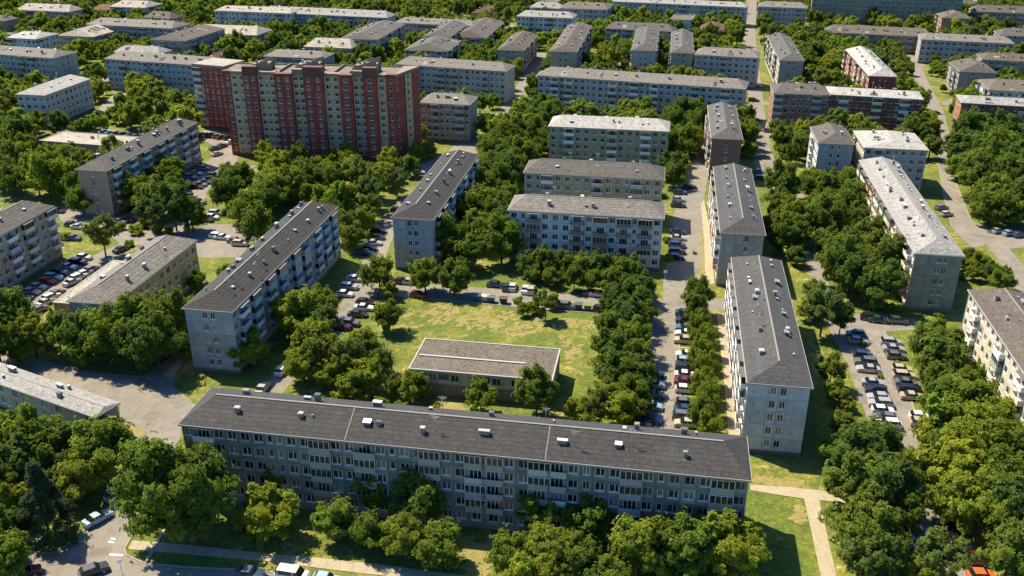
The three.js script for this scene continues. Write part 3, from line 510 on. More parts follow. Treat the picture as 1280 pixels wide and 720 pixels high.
block({ px: [672.5, 93.8], ang: -18, L: 86, W: 14, walls: WL.pale, roof: RF.grey, vents: 7, parapets: [PAR.white, PAR.cream, PAR.green], label: 'very long pale block with grey roof across the tree tops' });
block({ px: [525, 128], at: 'FL', ang: -11, L: 19, W: 13, walls: WL.beige, roof: RF.grey, vents: 3, front: 'wwBwwwBw', label: 'beige block standing at the foot of the red tower' });
block({ px: [20, 117.5], h: 13, L: 12.4, W: 31, walls: wallSet([.62, .6, .57]), roof: RF.white, vents: 3, storeys: 4, sh: 2.95, front: 'wwww', right: 'wwwwwwwwww', label: 'white walled block with white roof above the car park' });
block({ name: 'low_shed', px: [49, 176], h: 4.6, storeys: 1, sh: 3.4, plinth: .5, ang: -14, L: 37, W: 13, walls: WL.grey, roof: RF.feltPale, flat: true, vents: 4, par: .2, front: 'wwxwwxwwxww', label: 'low shed with flat white roof beside the tan block' });
block({ px: [632, 89], at: 'FR', ang: -18, L: 52, W: 13, walls: WL.pale, roof: RF.grey, vents: 5, label: 'long grey roofed block beyond the red tower' });
block({ px: [66, 72.5], at: 'FR', ang: -18, L: 64, W: 15, walls: WL.pale, roof: RF.grey, vents: 6, label: 'long grey roofed block beyond the white walled block' });
block({ px: [131, 73], ang: -18, L: 58, W: 14, walls: WL.blue, roof: RF.grey, vents: 6, label: 'long bluish block half hidden behind trees and the red tower' });
block({ px: [688, 63.8], L: 12.5, W: 80, walls: WL.beige, roof: RF.brown, vents: 7, label: 'beige block with long brown patched roof' });
block({ px: [790, 62.5], L: 11.2, W: 64, walls: WL.pale, roof: RF.mid, vents: 5, label: 'narrow pale block with brown grey roof among dark trees' });
block({ px: [839, 65.5], L: 10.2, W: 60, walls: WL.beige, roof: RF.mid, vents: 5, label: 'beige block joined to a longer side wing' });
block({ px: [869, 67.8], ang: -18, L: 29, W: 14, walls: WL.pale, roof: RF.grey, vents: 3, label: 'pale side wing joined to the beige block' });
// far blocks
const far = [
  [765, 1.5, -19, 88, 14, 'pale', 'pale', 'far pale block with a very long roof'], [757, 35, -18, 38, 13, 'pale', 'grey', 'far pale block between two narrow ones'],
  [108, 30, -16, 56, 18, 'grey', 'grey', 'far grey block with flat patched roof'], [72, 44, -14, 22, 24, 'beige', 'grey', 'small far block with grey roof among trees'],
  [8, 47, -14, 18, 18, 'white', 'pale', 'small far white roofed house among trees'], [137, 8, -14, 26, 20, 'white', 'pale', 'far white block on the skyline of trees'],
  [188, 49, -14, 20, 40, 'grey', 'brown', 'far block with brown roof among trees'], [238, 41, -12, 40, 20, 'grey', 'grey', 'far grey block with dotted roof'],
  [268, 13, -14, 52, 16, 'white', 'pale', 'far white block with a raised end'], [325, 15, -16, 86, 14, 'blue', 'pale', 'far long block with bluish wall and white roof'],
  [425, 48, -10, 20, 52, 'pale', 'mid', 'far light grey block taller than its neighbours'], [380, 58, -12, 26, 16, 'pale', 'grey', 'low far block behind the red tower roof'],
  [330, 70, -12, 30, 14, 'grey', 'grey', 'far roof just above the red tower'], [506, 62, -10, 22, 30, 'pale', 'grey', 'far pale block with rounded gable'],
  [530, 45, -10, 14, 44, 'grey', 'brown', 'far narrow block with brown roof'], [562, 46, -10, 20, 56, 'blue', 'brown', 'far bluish block with long brown roof'],
  [493, 28, -16, 48, 14, 'pale', 'grey', 'far low block in the middle of the woods'], [622, 62, -10, 13, 46, 'grey', 'mid', 'far narrow grey block beside the tree belt'],
  [646, 20, -14, 34, 14, 'white', 'pale', 'far white row in the woods'], [1032, 40, -17, 56, 14, 'tan', 'brown', 'far tan block with dark patched roof'],
  [1152, 49, -17, 44, 16, 'pale', 'grey', 'far pale block with grey hipped roof'], [1200, 89, -12, 15, 22, 'grey', 'mid', 'small grey house with steep brown roof'],
  [1237, 112, -14, 26, 20, 'white', 'brown', 'small white house beside the brick block'], [1216, 14, -16, 44, 14, 'tan', 'brown', 'far tan block with orange sunlit end'],
  [1228, 74, -16, 40, 14, 'tan', 'brown', 'far low house with reddish roof'], [1178, 22, -14, 16, 18, 'brickPale', 'brown', 'far small pinkish house'], [948, 8, -16, 30, 14, 'pale', 'grey', 'far short block beside the avenue'],
  [20, 12, -14, 40, 14, 'pale', 'grey', 'far grey block at the edge of the woods'], [700, 10, -14, 30, 30, 'pale', 'brown', 'far brown roofed block in the woods'], [1250, 44, -14, 30, 14, 'grey', 'grey', 'far grey shed beyond the houses'],
];
const farRoofs = { grey: ['grey', 'mid', 'grey', 'feltPale'], brown: ['brown', 'felt', 'mid'], pale: ['pale', 'white', 'feltPale'], mid: ['mid', 'brown'] };
far.forEach(([u, v, ang, L, Wd, wl, rf, label], i) => block({ px: [u, v], ang, L, W: Wd, h: [12.5, 11.5, 12.8, 9.8][i % 4], storeys: [4, 4, 4, 3][i % 4], sh: [2.85, 2.65, 2.95, 2.9][i % 4], walls: WL[wl], roof: RF[farRoofs[rf][i % farRoofs[rf].length]], vents: Math.round(Math.max(L, Wd) / 9), rise: [2.2, 3, 2.6, 3.4][i % 4], lod: 1, label }));
{ // small houses and sheds scattered through the woods, each with its own walls and roof
  const f = rng(777), wk = ['white', 'grey', 'tan', 'brickPale', 'cream', 'blue'], rk = ['pale', 'brown', 'mid', 'felt', 'grey', 'rust'], wn = { white: 'white', grey: 'grey', tan: 'tan', brickPale: 'pinkish', cream: 'cream', blue: 'bluish' }, rn = { pale: 'whitish', brown: 'brown', mid: 'dark grey', felt: 'flat brownish', grey: 'light grey', rust: 'rust red' };
  RF.rust = roofMat([.26, .12, .08]);
  let made = 0;
  for (let t = 0; t < 600 && made < 30; t++) {
    const u = rr(-20, 1300, f), v = Math.pow(f(), 1.3) * 92 + 4, p = W(u, v), L = rr(12, 30, f), Wd = rr(10, 15, f), n = new THREE.Vector3();
    if (footprints.some((b) => { n.subVectors(p, b.p); return Math.abs(n.dot(b.eA)) < b.l + L * .5 + 9 && Math.abs(n.dot(b.eB)) < b.w + Wd * .5 + 14; }) || roadPolys.some((q) => q.some((c) => Math.hypot(c.x - p.x, c.y + p.z) < 6))) continue;
    const wi = made % 6, ri = (made + Math.floor(made / 6)) % 6, st = 1 + Math.floor(f() * 3); made++;
    block({ name: st > 2 ? 'apartment_block' : 'small_house', px: [u, v], ground: true, ang: rr(-20, -8, f) + (f() < .3 ? 90 : 0), L, W: Wd, h: st * 2.8 + .9, storeys: st, sh: 2.75, plinth: .5, walls: WL[wk[wi]], roof: RF[rk[ri]], flat: rk[ri] === 'felt', vents: 2, rise: rr(2, 3.6, f), lod: 1, label: `small far ${wn[wk[wi]]} house with ${rn[rk[ri]]} roof in the woods` });
  }
}
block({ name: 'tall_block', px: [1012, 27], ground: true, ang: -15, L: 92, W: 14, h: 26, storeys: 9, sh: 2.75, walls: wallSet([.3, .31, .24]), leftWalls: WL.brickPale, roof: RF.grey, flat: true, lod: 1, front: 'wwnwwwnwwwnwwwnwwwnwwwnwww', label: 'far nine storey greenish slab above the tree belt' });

// the red and beige tower: stripes of panels that stand proud of each other
{
  const h = 30, storeys = 11, sh = 2.6, plinth = .9, base = W(294, 195), end = W(498, 199.5), ang = -6 * D2R;
  const T = thing('apartment_tower', 'red and beige striped brick tower with stepped roofs', 'building');
  T.position.set(base.x, 0, base.z); T.rotation.y = ang;
  const red = wallSet([.36, .08, .05], 3, .1), beige = wallSet([.6, .46, .285], 3, .06), Ltot = 58.5, dep = 15;
  const stripes = [['r', 3.6, -1.4, 'v'], ['b', 4.8, .2, 'wv'], ['r', 4.8, 1.3, 'vn'], ['b', 6.4, 0, 'wvw'], ['r', 6.0, 1.2, 'vv'], ['b', 4.4, -.3, 'ww'], ['r', 6.8, 1.4, 'vv'], ['b', 5.8, 0, 'ww'], ['r', 4.4, 1.2, 'w'], ['b', 4.0, -.3, 'wv'], ['r', 4.6, 1.3, 'w'], ['b', 3.2, 0, 'w'], ['r', 3.4, .6, 'n']];
  const roofM = RF.feltGrey, cap = std(lin(.3, .24, .185), { map: wallTex }), capRed = std(lin(.17, .075, .055), { map: wallTex });
  let s = -1.5;
  const tops = [0, .3, 2.2, .2, 0, 1.3, 2.5, .1, 0, 1.1, 2.6, .1, .3];
  stripes.forEach(([c, w, off, bays], i) => {
    const set = c === 'r' ? red : beige, b0 = new THREE.Vector3(s, 0, off);
    const core = new MB(); core.box(s + .01, 0, off - 2.5, s + w - .01, h - .05, off - .19, 'b'); part('core', core.geo(), M.joint, T);
    const sidew = new MB(); for (const x of [s, s + w]) sidew.box(x - .004 + (x === s ? .005 : 0), plinth, off - 2.4, x + .004 - (x === s ? 0 : .005), h, off - .002); part('wall_return', sidew.geo(), set[0], T);
    facade(T, { base: b0, turn: 0, length: w, bays, storeys, lod: 0, walls: set, seed: 400 + i, plinth, sh, frames: [M.frame] });
    const pl = new MB(); pl.box(s, 0, off - 1, s + w, plinth - .01, off - .02, 'b'); part('plinth', pl.geo(), red[1], T); if (c === 'b') { const bd = new MB(); bd.box(s + .02, plinth, off - .1, s + w - .02, plinth + .75, off + .06); part('brick_band', bd.geo(), red[1], T); }
    const p = new MB(); p.box(s - .05, h - .45, off - 2.6, s + w + .05, h + .35 + tops[i], off + .08); part('parapet', p.geo(), c === 'r' ? capRed : cap, T);
    s += w;
  });
  const body = new MB(); body.box(-1.4, 0, -dep, s - .02, h - .1, -2.45, 'b'); part('body', body.geo(), red[1], T);
  const rf = new MB(); rf.box(-1.4, h - .09, -dep, s - .02, h + .05, -2.65); part('roof', rf.geo(), roofM, T);
  // right end: red, beige, red strips receding at a slant
  const et = 72 * D2R, ed = new THREE.Vector3(Math.cos(et), 0, -Math.sin(et)), e0 = new THREE.Vector3(s, 0, .4), eo = new THREE.Vector3(Math.sin(et), 0, Math.cos(et));
  const eAt = (d, o = 0) => e0.clone().addScaledVector(ed, d).addScaledVector(eo, o);
  facade(T, { base: eAt(0), turn: et, length: 6, bays: 'nX', storeys, lod: 0, walls: red, seed: 430, plinth, sh });
  facade(T, { base: eAt(6, .35), turn: et, length: 4.2, bays: 'w', storeys, lod: 0, walls: beige, seed: 431, plinth, sh });
  facade(T, { base: eAt(10.2), turn: et, length: 6.4, bays: 'Xn', storeys, lod: 0, walls: red, seed: 432, plinth, sh });
  const endPrism = (y0, y1, o) => { const A = [s - .3, .1 + o], Bp = [eAt(0, -.2 + o).x, eAt(0, -.2 + o).z], C = [eAt(16.6, -.2 + o).x, eAt(16.6, -.2 + o).z], D = [s - .3, C[1]]; const m = new MB(), q = [A, Bp, C, D], hi = q.map(([x, z]) => [x, y1, z]), lo = q.map(([x, z]) => [x, y0, z]); m.quad(...hi); for (let e = 0; e < 4; e++) m.quad(lo[e], lo[(e + 1) % 4], hi[(e + 1) % 4], hi[e]); return m.geo(); };
  part('core', endPrism(0, h - .05, 0), M.joint, T); part('parapet', endPrism(h - .4, h + .6, .3), cap, T);
  const pb = new MB(); pb.box(-1.5, h - .4, -dep - .2, s - .3, h + .5, -dep + .15); part('parapet', pb.geo(), cap, T);
  // stair heads with sloping parapets, and low dividing walls on the roof
  for (const [x0, w, hh] of [[9, 5.5, 4.2], [25.6, 7, 4.6], [46, 7, 4.8]]) {
    const m = new MB(); m.box(x0, h + .05, -9, x0 + w, h + hh * .62, -2.7); part('stair_head', m.geo(), cap, T);
    const y = h + .06; for (const z of [-2.66, -9.2]) { const fin = new MB(), q = (a, b, zz) => [a, b, zz]; fin.quad(q(x0 - 1, y, z), q(x0 + w + .5, y, z), q(x0 + w + .5, y + hh, z), q(x0 - 1, y + hh * .45, z)).quad(q(x0 + w + .5, y, z - .25), q(x0 - 1, y, z - .25), q(x0 - 1, y + hh * .45, z - .25), q(x0 + w + .5, y + hh, z - .25)).quad(q(x0 - 1, y + hh * .45, z), q(x0 + w + .5, y + hh, z), q(x0 + w + .5, y + hh, z - .25), q(x0 - 1, y + hh * .45, z - .25)).quad(q(x0 + w + .5, y, z), q(x0 + w + .5, y, z - .25), q(x0 + w + .5, y + hh, z - .25), q(x0 + w + .5, y + hh, z)); part('sloping_parapet', fin.geo(), cap, T); }
    for (let k = 0; k < 3; k++) addVent(T, [0, 1, 4][k], x0 + 1 + k * 1.9, h + hh * .62 + .3, -5.5 + k * .4);
  }
  for (const x of [7, 19, 24, 38.5, 44]) { const m = new MB(); m.box(x, h + .05, -dep + .15, x + .3, h + .9, -2.65); part('roof_divider', m.geo(), cap, T); }
  // the wing behind its end
  const wl = W(251, 159.5), wr = W(290, 164), wst = 9, wh = wst * sh + plinth + .6;
  const local = (p) => T.worldToLocal(p.clone()); T.updateMatrixWorld();
  const a = local(wl), b = local(wr), turn = -Math.atan2(b.z - a.z, b.x - a.x), len = a.distanceTo(b);
  facade(T, { base: new THREE.Vector3(a.x, 0, a.z), turn, length: len * .3, bays: 'G', storeys: wst, lod: 0, walls: beige, seed: 440, plinth, sh, parapets: [PAR.cream, PAR.grey], frames: [M.frame] });
  const midp = a.clone().lerp(b, .3), dir = b.clone().sub(a).normalize();
  facade(T, { base: new THREE.Vector3(midp.x, 0, midp.z), turn, length: len * .7, bays: 'vvvv', storeys: wst, lod: 0, walls: red, seed: 441, plinth, sh, frames: [M.frame] });
  const wing = new THREE.Group(); const wm = new MB(); wm.box(0, 0, -13, len, wh - .05, -.19, 'b'); const wg = wm.geo(); wg.rotateY(turn).translate(a.x, 0, a.z); part('wing_core', wg, M.joint, T);
  const wr2 = new MB(); wr2.box(-.1, wh - .5, -13.1, len + .1, wh + .5, .12); const wg2 = wr2.geo(); wg2.rotateY(turn).translate(a.x, 0, a.z); part('wing_parapet', wg2, cap, T);
  const wr3 = new MB(); wr3.box(.3, wh + .5, -12.7, len - .3, wh + .54, -.3); const wg3 = wr3.geo(); wg3.rotateY(turn).translate(a.x, 0, a.z); part('roof', wg3, RF.feltPale, T);
  const c = new THREE.Vector3(Ltot / 2, 0, -dep / 2).applyAxisAngle(new THREE.Vector3(0, 1, 0), ang).add(T.position);
  footprints.push({ p: c, eA: new THREE.Vector3(Math.cos(ang), 0, -Math.sin(ang)), eB: new THREE.Vector3(-Math.sin(ang), 0, -Math.cos(ang)), l: 31, w: 8.5 });
  const c2 = wl.clone().lerp(wr, .5); footprints.push({ p: c2.add(new THREE.Vector3(0, 0, -6)), eA: new THREE.Vector3(1, 0, 0), eB: new THREE.Vector3(0, 0, -1), l: 8, w: 8 });
}

// ---------------------------------------------------------------- trees
function inFootprint(x, z, grow) {
  for (const b of footprints) { const dx = x - b.p.x, dz = z - b.p.z; if (Math.abs(dx * b.eA.x + dz * b.eA.z) < b.l + grow && Math.abs(dx * b.eB.x + dz * b.eB.z) < b.w + grow) return true; }
  return false;
}
const inPoly = (pts, x, y) => { let c = false; for (let i = 0, j = pts.length - 1; i < pts.length; j = i++) { const a = pts[i], b = pts[j]; if ((a.y > y) !== (b.y > y) && x < (b.x - a.x) * (y - a.y) / (b.y - a.y) + a.x) c = !c; } return c; };
const onRoad = (x, z, m = 0) => roadPolys.some((p) => inPoly(p, x, -z) || (m && (inPoly(p, x + m, -z) || inPoly(p, x - m, -z) || inPoly(p, x, -z + m) || inPoly(p, x, -z - m))));
function leafMat(c, t = .55) { return new THREE.MeshPhysicalMaterial({ color: lin(...c), vertexColors: true, roughness: .95, transmission: t, thickness: 0, side: THREE.DoubleSide, specularIntensity: .25 }); }
// crown of unit radius, centred at height cy: leaf sprays gathered in clumps
function crownGeo(seed, { n, leaf, clumps = 46, vy = 1.02, cy = 1.5, shape = 'round', spread = .3, core = .12 }) {
  const f = rng(seed), pos = [], col = [], nor = [], C = [];
  const lobes = Array.from({ length: 5 }, () => [f() * 6.28, rr(-.6, .9, f), rr(.08, .22, f)]);
  for (let k = 0; k < clumps; k++) {
    const a = f() * Math.PI * 2, sy = rr(-.82, 1, f), cr = Math.sqrt(1 - sy * sy);
    let rad = shape === 'cone' ? 0 : Math.pow(f(), .45) * .8;
    let x, y, z;
    if (shape === 'cone') { const t = Math.pow(f(), .75); const w = (1 - t) * .82 + .06; x = Math.cos(a) * w; z = Math.sin(a) * w; y = -1 + 2.1 * t; }
    else {
      let g = 1; for (const [la, ly, ls] of lobes) g += ls * Math.max(0, Math.cos(a - la)) * Math.max(0, 1 - Math.abs(sy - ly)) - ls * .3;
      rad *= g; x = Math.cos(a) * cr * rad; z = Math.sin(a) * cr * rad; y = sy * rad;
      if (shape === 'egg') { const w = 1 - .35 * Math.max(0, y); x *= w; z *= w; }
    }
    const s = shape === 'cone' ? rr(.16, .26, f) * (1.25 - .35 * (y + 1)) : rr(.75, 1.25, f) * spread;
    C.push({ x, y: y * vy, z, s, tone: rr(.84, 1.14, f), warm: rr(-.08, .1, f), w: s * s });
  }
  let tot = 0; const cum = C.map((c) => (tot += c.w)), per = 5, sprays = Math.round(n / per);
  for (let k = 0; k < sprays; k++) {
    const q = f() * tot; let i = cum.findIndex((v) => v >= q); if (i < 0) i = 0; const c = C[i];
    let dx, dy, dz, l; do { dx = f() * 2 - 1; dy = f() * 2 - 1; dz = f() * 2 - 1; l = dx * dx + dy * dy + dz * dz; } while (l > 1 || l < .02);
    l = Math.sqrt(l); dx /= l; dy /= l; dz /= l;
    if (f() > core * 3 && dx * c.x + dy * (c.y + .3) + dz * c.z < -.1) { dx = -dx; dy = -dy; dz = -dz; }
    const rad = c.s * (f() < core ? f() : rr(.5, 1.05, f) + (f() < .22 ? rr(.05, .5, f) : 0)), ol = Math.hypot(c.x, c.y + .35, c.z) || 1, ox = c.x / ol, oy = (c.y + .35) / ol, oz = c.z / ol, od = dx * ox + dy * oy + dz * oz, st = od > 0 ? .85 * od : 0;   // clumps reach outwards, as boughs do
    const px = c.x + (dx * .86 + ox * st) * rad, py = c.y + (dy * .74 + oy * st) * rad, pz = c.z + (dz * .86 + oz * st) * rad;
    // the spray: leaves fanned round a twig that points outwards and a little up
    let nx = dx * .8 + px * .5 + rr(-.55, .55, f), ny = dy * .6 + .55 + rr(-.5, .5, f), nz = dz * .8 + pz * .5 + rr(-.55, .55, f); l = Math.hypot(nx, ny, nz) || 1; nx /= l; ny /= l; nz /= l;
    let tx = rr(-1, 1, f), ty = rr(-1, 1, f), tz = rr(-1, 1, f); const dt = tx * nx + ty * ny + tz * nz; tx -= dt * nx; ty -= dt * ny; tz -= dt * nz; l = Math.hypot(tx, ty, tz) || 1; tx /= l; ty /= l; tz /= l;
    const bx = ny * tz - nz * ty, by = nz * tx - nx * tz, bz = nx * ty - ny * tx, s = leaf * 1.16 * rr(.75, 1.5, f), tone = c.tone * rr(.78, 1.25, f), wm = c.warm * .8 + rr(-.09, .1, f), a0 = f() * 6.28;
    for (let j = 0; j < per; j++) {
      const a = a0 + j * 6.283 / per + rr(-.3, .3, f), ca = Math.cos(a), sa = Math.sin(a), L = s * rr(1.3, 2.2, f), wd = s * rr(.42, .68, f), dr = -rr(.05, .55, f) * L, hN = rr(-.25, .35, f) * s;
      const ux = tx * ca + bx * sa, uy = ty * ca + by * sa, uz = tz * ca + bz * sa, vx = -tx * sa + bx * ca, vy2 = -ty * sa + by * ca, vz = -tz * sa + bz * ca;
      const P = [[0, 0, 0], [.5 * L, -wd, .12 * L], [L, 0, dr], [.5 * L, wd, .12 * L]].map(([A, B, E]) => [px + ux * A + vx * B + nx * (E + hN), cy + py + uy * A + vy2 * B + ny * (E + hN), pz + uz * A + vz * B + nz * (E + hN)]);
      const v = tone * rr(.85, 1.15, f), cc = [v * (1 + wm), v, v * (1 - wm)];
      for (const id of [0, 1, 2, 0, 2, 3]) { pos.push(...P[id]); col.push(...cc); }
    }
  }
  { // bring the crown to unit radius
    const rs = []; for (let i = 0; i < pos.length; i += 18) rs.push(Math.hypot(pos[i], pos[i + 2])); rs.sort((a, b) => a - b); const k = 1 / (rs[Math.floor(rs.length * .93)] || 1);
    for (let i = 0; i < pos.length; i += 3) { pos[i] *= k; pos[i + 2] *= k; pos[i + 1] = cy + (pos[i + 1] - cy) * k; }
    for (const c of C) { c.x *= k; c.y *= k; c.z *= k; }
  }
  const g = new THREE.BufferGeometry();
  g.setAttribute('position', new THREE.Float32BufferAttribute(pos, 3)); g.setAttribute('color', new THREE.Float32BufferAttribute(col, 3)); g.computeVertexNormals();
  return { g, C };
}
function limb(a, b, r0, r1, seg = 6) {
  const d = new THREE.Vector3(...b).sub(new THREE.Vector3(...a)), g = new THREE.CylinderGeometry(r1, r0, d.length(), seg, 1, true);
  g.translate(0, d.length() / 2, 0); g.applyQuaternion(new THREE.Quaternion().setFromUnitVectors(new THREE.Vector3(0, 1, 0), d.normalize())); g.translate(...a); return g;
}
function trunkGeo(seed, C, cy, thick = .06) {
  const f = rng(seed + 500), fork = cy * .55, list = [limb([0, -.02, 0], [.02, fork, .01], thick, thick * .75, 8), limb([.02, fork, .01], [rr(-.1, .1, f), cy + .35, rr(-.1, .1, f)], thick * .75, thick * .2, 7)];
  for (let k = 0; k < 9; k++) { const c = pick(C, f), y0 = fork + f() * cy * .35; list.push(limb([.02, y0, .01], [c.x * .9, cy + c.y, c.z * .9], thick * .42, thick * .08, 5)); }
  return mergeGeometries(list);
}
const GREEN = { a: [.185, .26, .022], b: [.145, .218, .02], c: [.23, .3, .022], d: [.128, .198, .022], e: [.16, .22, .038], y: [.26, .315, .024] };
const protos = {};
function proto(key, geoOpt, tint, seed, bark = M.bark, thick) {
  const { g, C } = crownGeo(seed, geoOpt);
  protos[key] = { crown: g, trunk: trunkGeo(seed, C, geoOpt.cy ?? 1.5, thick), mat: leafMat(tint), mat2: leafMat([tint[0] * 1.16, tint[1] * 1.08, tint[2]]), mat3: leafMat([tint[0] * .82, tint[1] * .9, tint[2] * 1.1]), bark, cy: geoOpt.cy ?? 1.5 };
}
proto('big1', { n: 42000, leaf: .027, clumps: 120, spread: .2, vy: .95, cy: 1.12 }, GREEN.b, 11);
proto('m1', { n: 15000, leaf: .042, clumps: 60, cy: 1.3, vy: 1.08, spread: .26 }, GREEN.a, 21); proto('m2', { n: 15000, leaf: .042, clumps: 50, cy: 1.4, vy: 1.2, shape: 'egg', spread: .27 }, GREEN.b, 22);
proto('m3', { n: 15000, leaf: .04, clumps: 70, cy: 1.28, spread: .23 }, GREEN.c, 23); proto('m4', { n: 15000, leaf: .043, clumps: 56, cy: 1.42, vy: 1.22, spread: .25 }, GREEN.d, 24);
proto('m5', { n: 15000, leaf: .04, clumps: 64, cy: 1.3, vy: 1.0, spread: .25 }, GREEN.a, 25); proto('m6', { n: 12000, leaf: .038, clumps: 34, cy: 1.6, vy: 1.1, spread: .24, core: .05 }, GREEN.e, 26, M.bark2);
proto('m7', { n: 15000, leaf: .042, clumps: 60, cy: 1.3, vy: 1.08, spread: .25 }, GREEN.y, 27);
proto('tall', { n: 17000, leaf: .04, clumps: 70, cy: 1.85, vy: 1.6, shape: 'egg', spread: .25 }, GREEN.d, 28);
proto('cone', { n: 17000, leaf: .036, clumps: 100, cy: 1.65, vy: 1.5, shape: 'cone' }, [.055, .095, .04], 29);
proto('shrub', { n: 5000, leaf: .075, clumps: 28, cy: .62, vy: .75, spread: .3 }, GREEN.c, 30); proto('shrub2', { n: 5000, leaf: .075, clumps: 24, cy: .6, vy: .7, spread: .3 }, GREEN.y, 31);
const LOOK = { big1: ['', 'broadleaf_tree'], m1: ['mid green', 'broadleaf_tree'], m5: ['mid green', 'broadleaf_tree'], m2: ['dark', 'dark_leaved_tree'], m4: ['dark', 'dark_leaved_tree'], m3: ['bright green', 'bright_leaved_tree'], m7: ['yellow green', 'bright_leaved_tree'], m6: ['open crowned', 'open_crowned_tree'], tall: ['', 'dark_leaved_tree'], cone: ['', 'conifer_tree'], shrub: ['green', 'shrub'], shrub2: ['yellowish', 'shrub'] };
const treeSpots = [];
function plant(key, x, z, r, label, group, { sy = 1, name } = {}) {
  const p = protos[key], shrub = key.startsWith('shrub');
  const t = thing(LOOK[key][1], group ? `${LOOK[key][0]} ${label}` : label, shrub ? 'shrub' : 'tree', group && `${group}, ${LOOK[key][0]}`);
  part('trunk', p.trunk, p.bark, t); part('crown', p.crown, [p.mat, p.mat2, p.mat3][Math.floor(R() * 3)], t);
  t.position.set(x, 0, z); t.rotation.y = R() * 6.28; t.scale.set(r, r * sy, r);
  treeSpots.push([x, z, r]);
}
// crown centre (pixel) and crown radius (pixels) -> a tree standing on the ground under it
function treeAt(key, u, v, px, label, group, opt = {}) {
  let r = px * W(u, v, 7).distanceTo(camera.position) / FOCAL / 1.1;
  const sy = opt.sy ?? rr(.92, 1.08), p = W(u, v, r * protos[key].cy * sy);
  plant(key, p.x, p.z, r, label, group, { sy });
}
const MK = ['m1', 'm2', 'm3', 'm4', 'm5', 'm6', 'm7', 'm1', 'm2', 'm5'];
function trees(label, group, list, keys = MK, opt) { list.forEach(([u, v, px, key], i) => treeAt(key ?? keys[(i * 7 + u) % keys.length], u, v, px, label, group, opt)); }
treeAt('big1', 226, 612, 60, 'largest broad tree at the corner of the long dark roofed block');
trees('tree against the shaded front of the long block', 'trees against the shaded front of the long block', [[346, 592, 26, 'm2'], [466, 604, 31, 'm1'], [526, 611, 38, 'm5'], [677, 632, 32, 'm3'], [735, 645, 33, 'm1'], [320, 620, 12, 'm1']]);
trees('tree between the long block and the lower walk', 'trees between the long block and the walk', [[338, 641, 31, 'm3'], [420, 651, 26, 'm3'], [462, 664, 24, 'm2'], [504, 669, 28, 'm1'], [549, 679, 30, 'm5'], [640, 690, 28, 'm2'], [686, 690, 36, 'm1'], [722, 696, 28, 'm2'], [797, 680, 38, 'm5'], [858, 676, 38, 'm1'], [913, 684, 36, 'm3'], [660, 720, 30, 'm3'], [760, 725, 28, 'm2']]);
treeAt('cone', 52, 630, 31, 'dark conical tree at the street corner beside the walk');
trees('tree leaning over the side street', 'bright trees over the side street', [[124, 560, 36, 'm7'], [98, 600, 26, 'm7'], [134, 535, 16, 'm3']]);
trees('dense tree in front of the long low building', 'dark trees before the long low building', [[30, 546, 34, 'm2'], [76, 562, 28, 'm4'], [22, 585, 32, 'm4'], [-8, 550, 32, 'm2'], [60, 580, 26, 'm2'], [10, 625, 24, 'm7'], [-10, 600, 30, 'm4'], [4, 692, 26, 'm1'], [-15, 660, 26, 'm4'], [80, 600, 20, 'm4']]);
trees('dense tree beside the end footpath', 'dense trees beside the footpath', [[1064, 566, 33, 'm4'], [1098, 556, 31, 'm2'], [1072, 612, 40, 'm4'], [1112, 612, 34, 'm4'], [1090, 660, 37, 'm2'], [1128, 585, 24, 'm1'], [1075, 700, 26, 'm6'], [1108, 690, 26, 'm4'], [1130, 640, 22, 'm4'], [1040, 560, 16, 'm7']]);
trees('tall tree before the cream block', 'tall trees before the cream block', [[1166, 424, 25, 'm2'], [1186, 455, 31, 'm4'], [1174, 476, 22, 'm2'], [1184, 502, 28, 'm2'], [1208, 492, 32, 'm1'], [1190, 540, 38, 'm3'], [1232, 545, 36, 'm1'], [1180, 560, 24, 'm2'], [1200, 590, 38, 'm7'], [1242, 592, 36, 'm1'], [1250, 520, 26, 'm5'], [1228, 630, 34, 'm3'], [1262, 640, 30, 'm4'], [1270, 560, 30, 'm2'], [1185, 628, 24, 'm7'], [1165, 590, 22, 'm1'], [1275, 600, 26, 'm1'], [1262, 696, 32, 'm4'], [1180, 700, 30, 'm6'], [1150, 712, 18, 'm3'], [1225, 470, 16, 'm2'], [1272, 670, 28, 'm2']]);
trees('dense tree in the belt between the lawn and the street', 'tree belt between lawn and street', [[790, 343, 20, 'm4'], [768, 350, 18, 'm2'], [806, 360, 18, 'm4'], [790, 372, 22, 'm2'], [768, 378, 18, 'm4'], [806, 390, 18, 'm2'], [786, 398, 24, 'm4'], [764, 408, 22, 'm2'], [792, 420, 24, 'm2'], [762, 436, 24, 'm4'], [794, 446, 24, 'm1'], [770, 462, 24, 'm2'], [803, 468, 20, 'm4'], [790, 490, 22, 'm2'], [760, 488, 20, 'm1'], [775, 512, 22, 'm3'], [745, 508, 20, 'm6'], [718, 512, 15, 'm3'], [800, 506, 16, 'm2'], [735, 530, 14, 'm7']]);
trees('slender tree in the row behind the parked cars', 'tree row behind the parked cars', [[873, 366, 18, 'm2'], [872, 386, 16, 'm4'], [874, 405, 15, 'm2'], [880, 423, 16, 'm5'], [876, 441, 16, 'm1'], [884, 459, 17, 'm2'], [880, 478, 17, 'm1'], [884, 498, 18, 'm5'], [878, 517, 17, 'm2'], [886, 532, 15, 'm3']], MK, { sy: 1.3 });
trees('tree before the white block with brown balconies', 'trees before the white block', [[660, 328, 15, 'm2'], [682, 326, 17, 'm4'], [704, 328, 16, 'm2'], [728, 330, 17, 'm1'], [752, 332, 17, 'm4'], [774, 328, 14, 'm1'], [690, 345, 13, 'm2'], [718, 348, 14, 'm4'], [744, 350, 14, 'm2'], [668, 342, 11, 'm3']]);
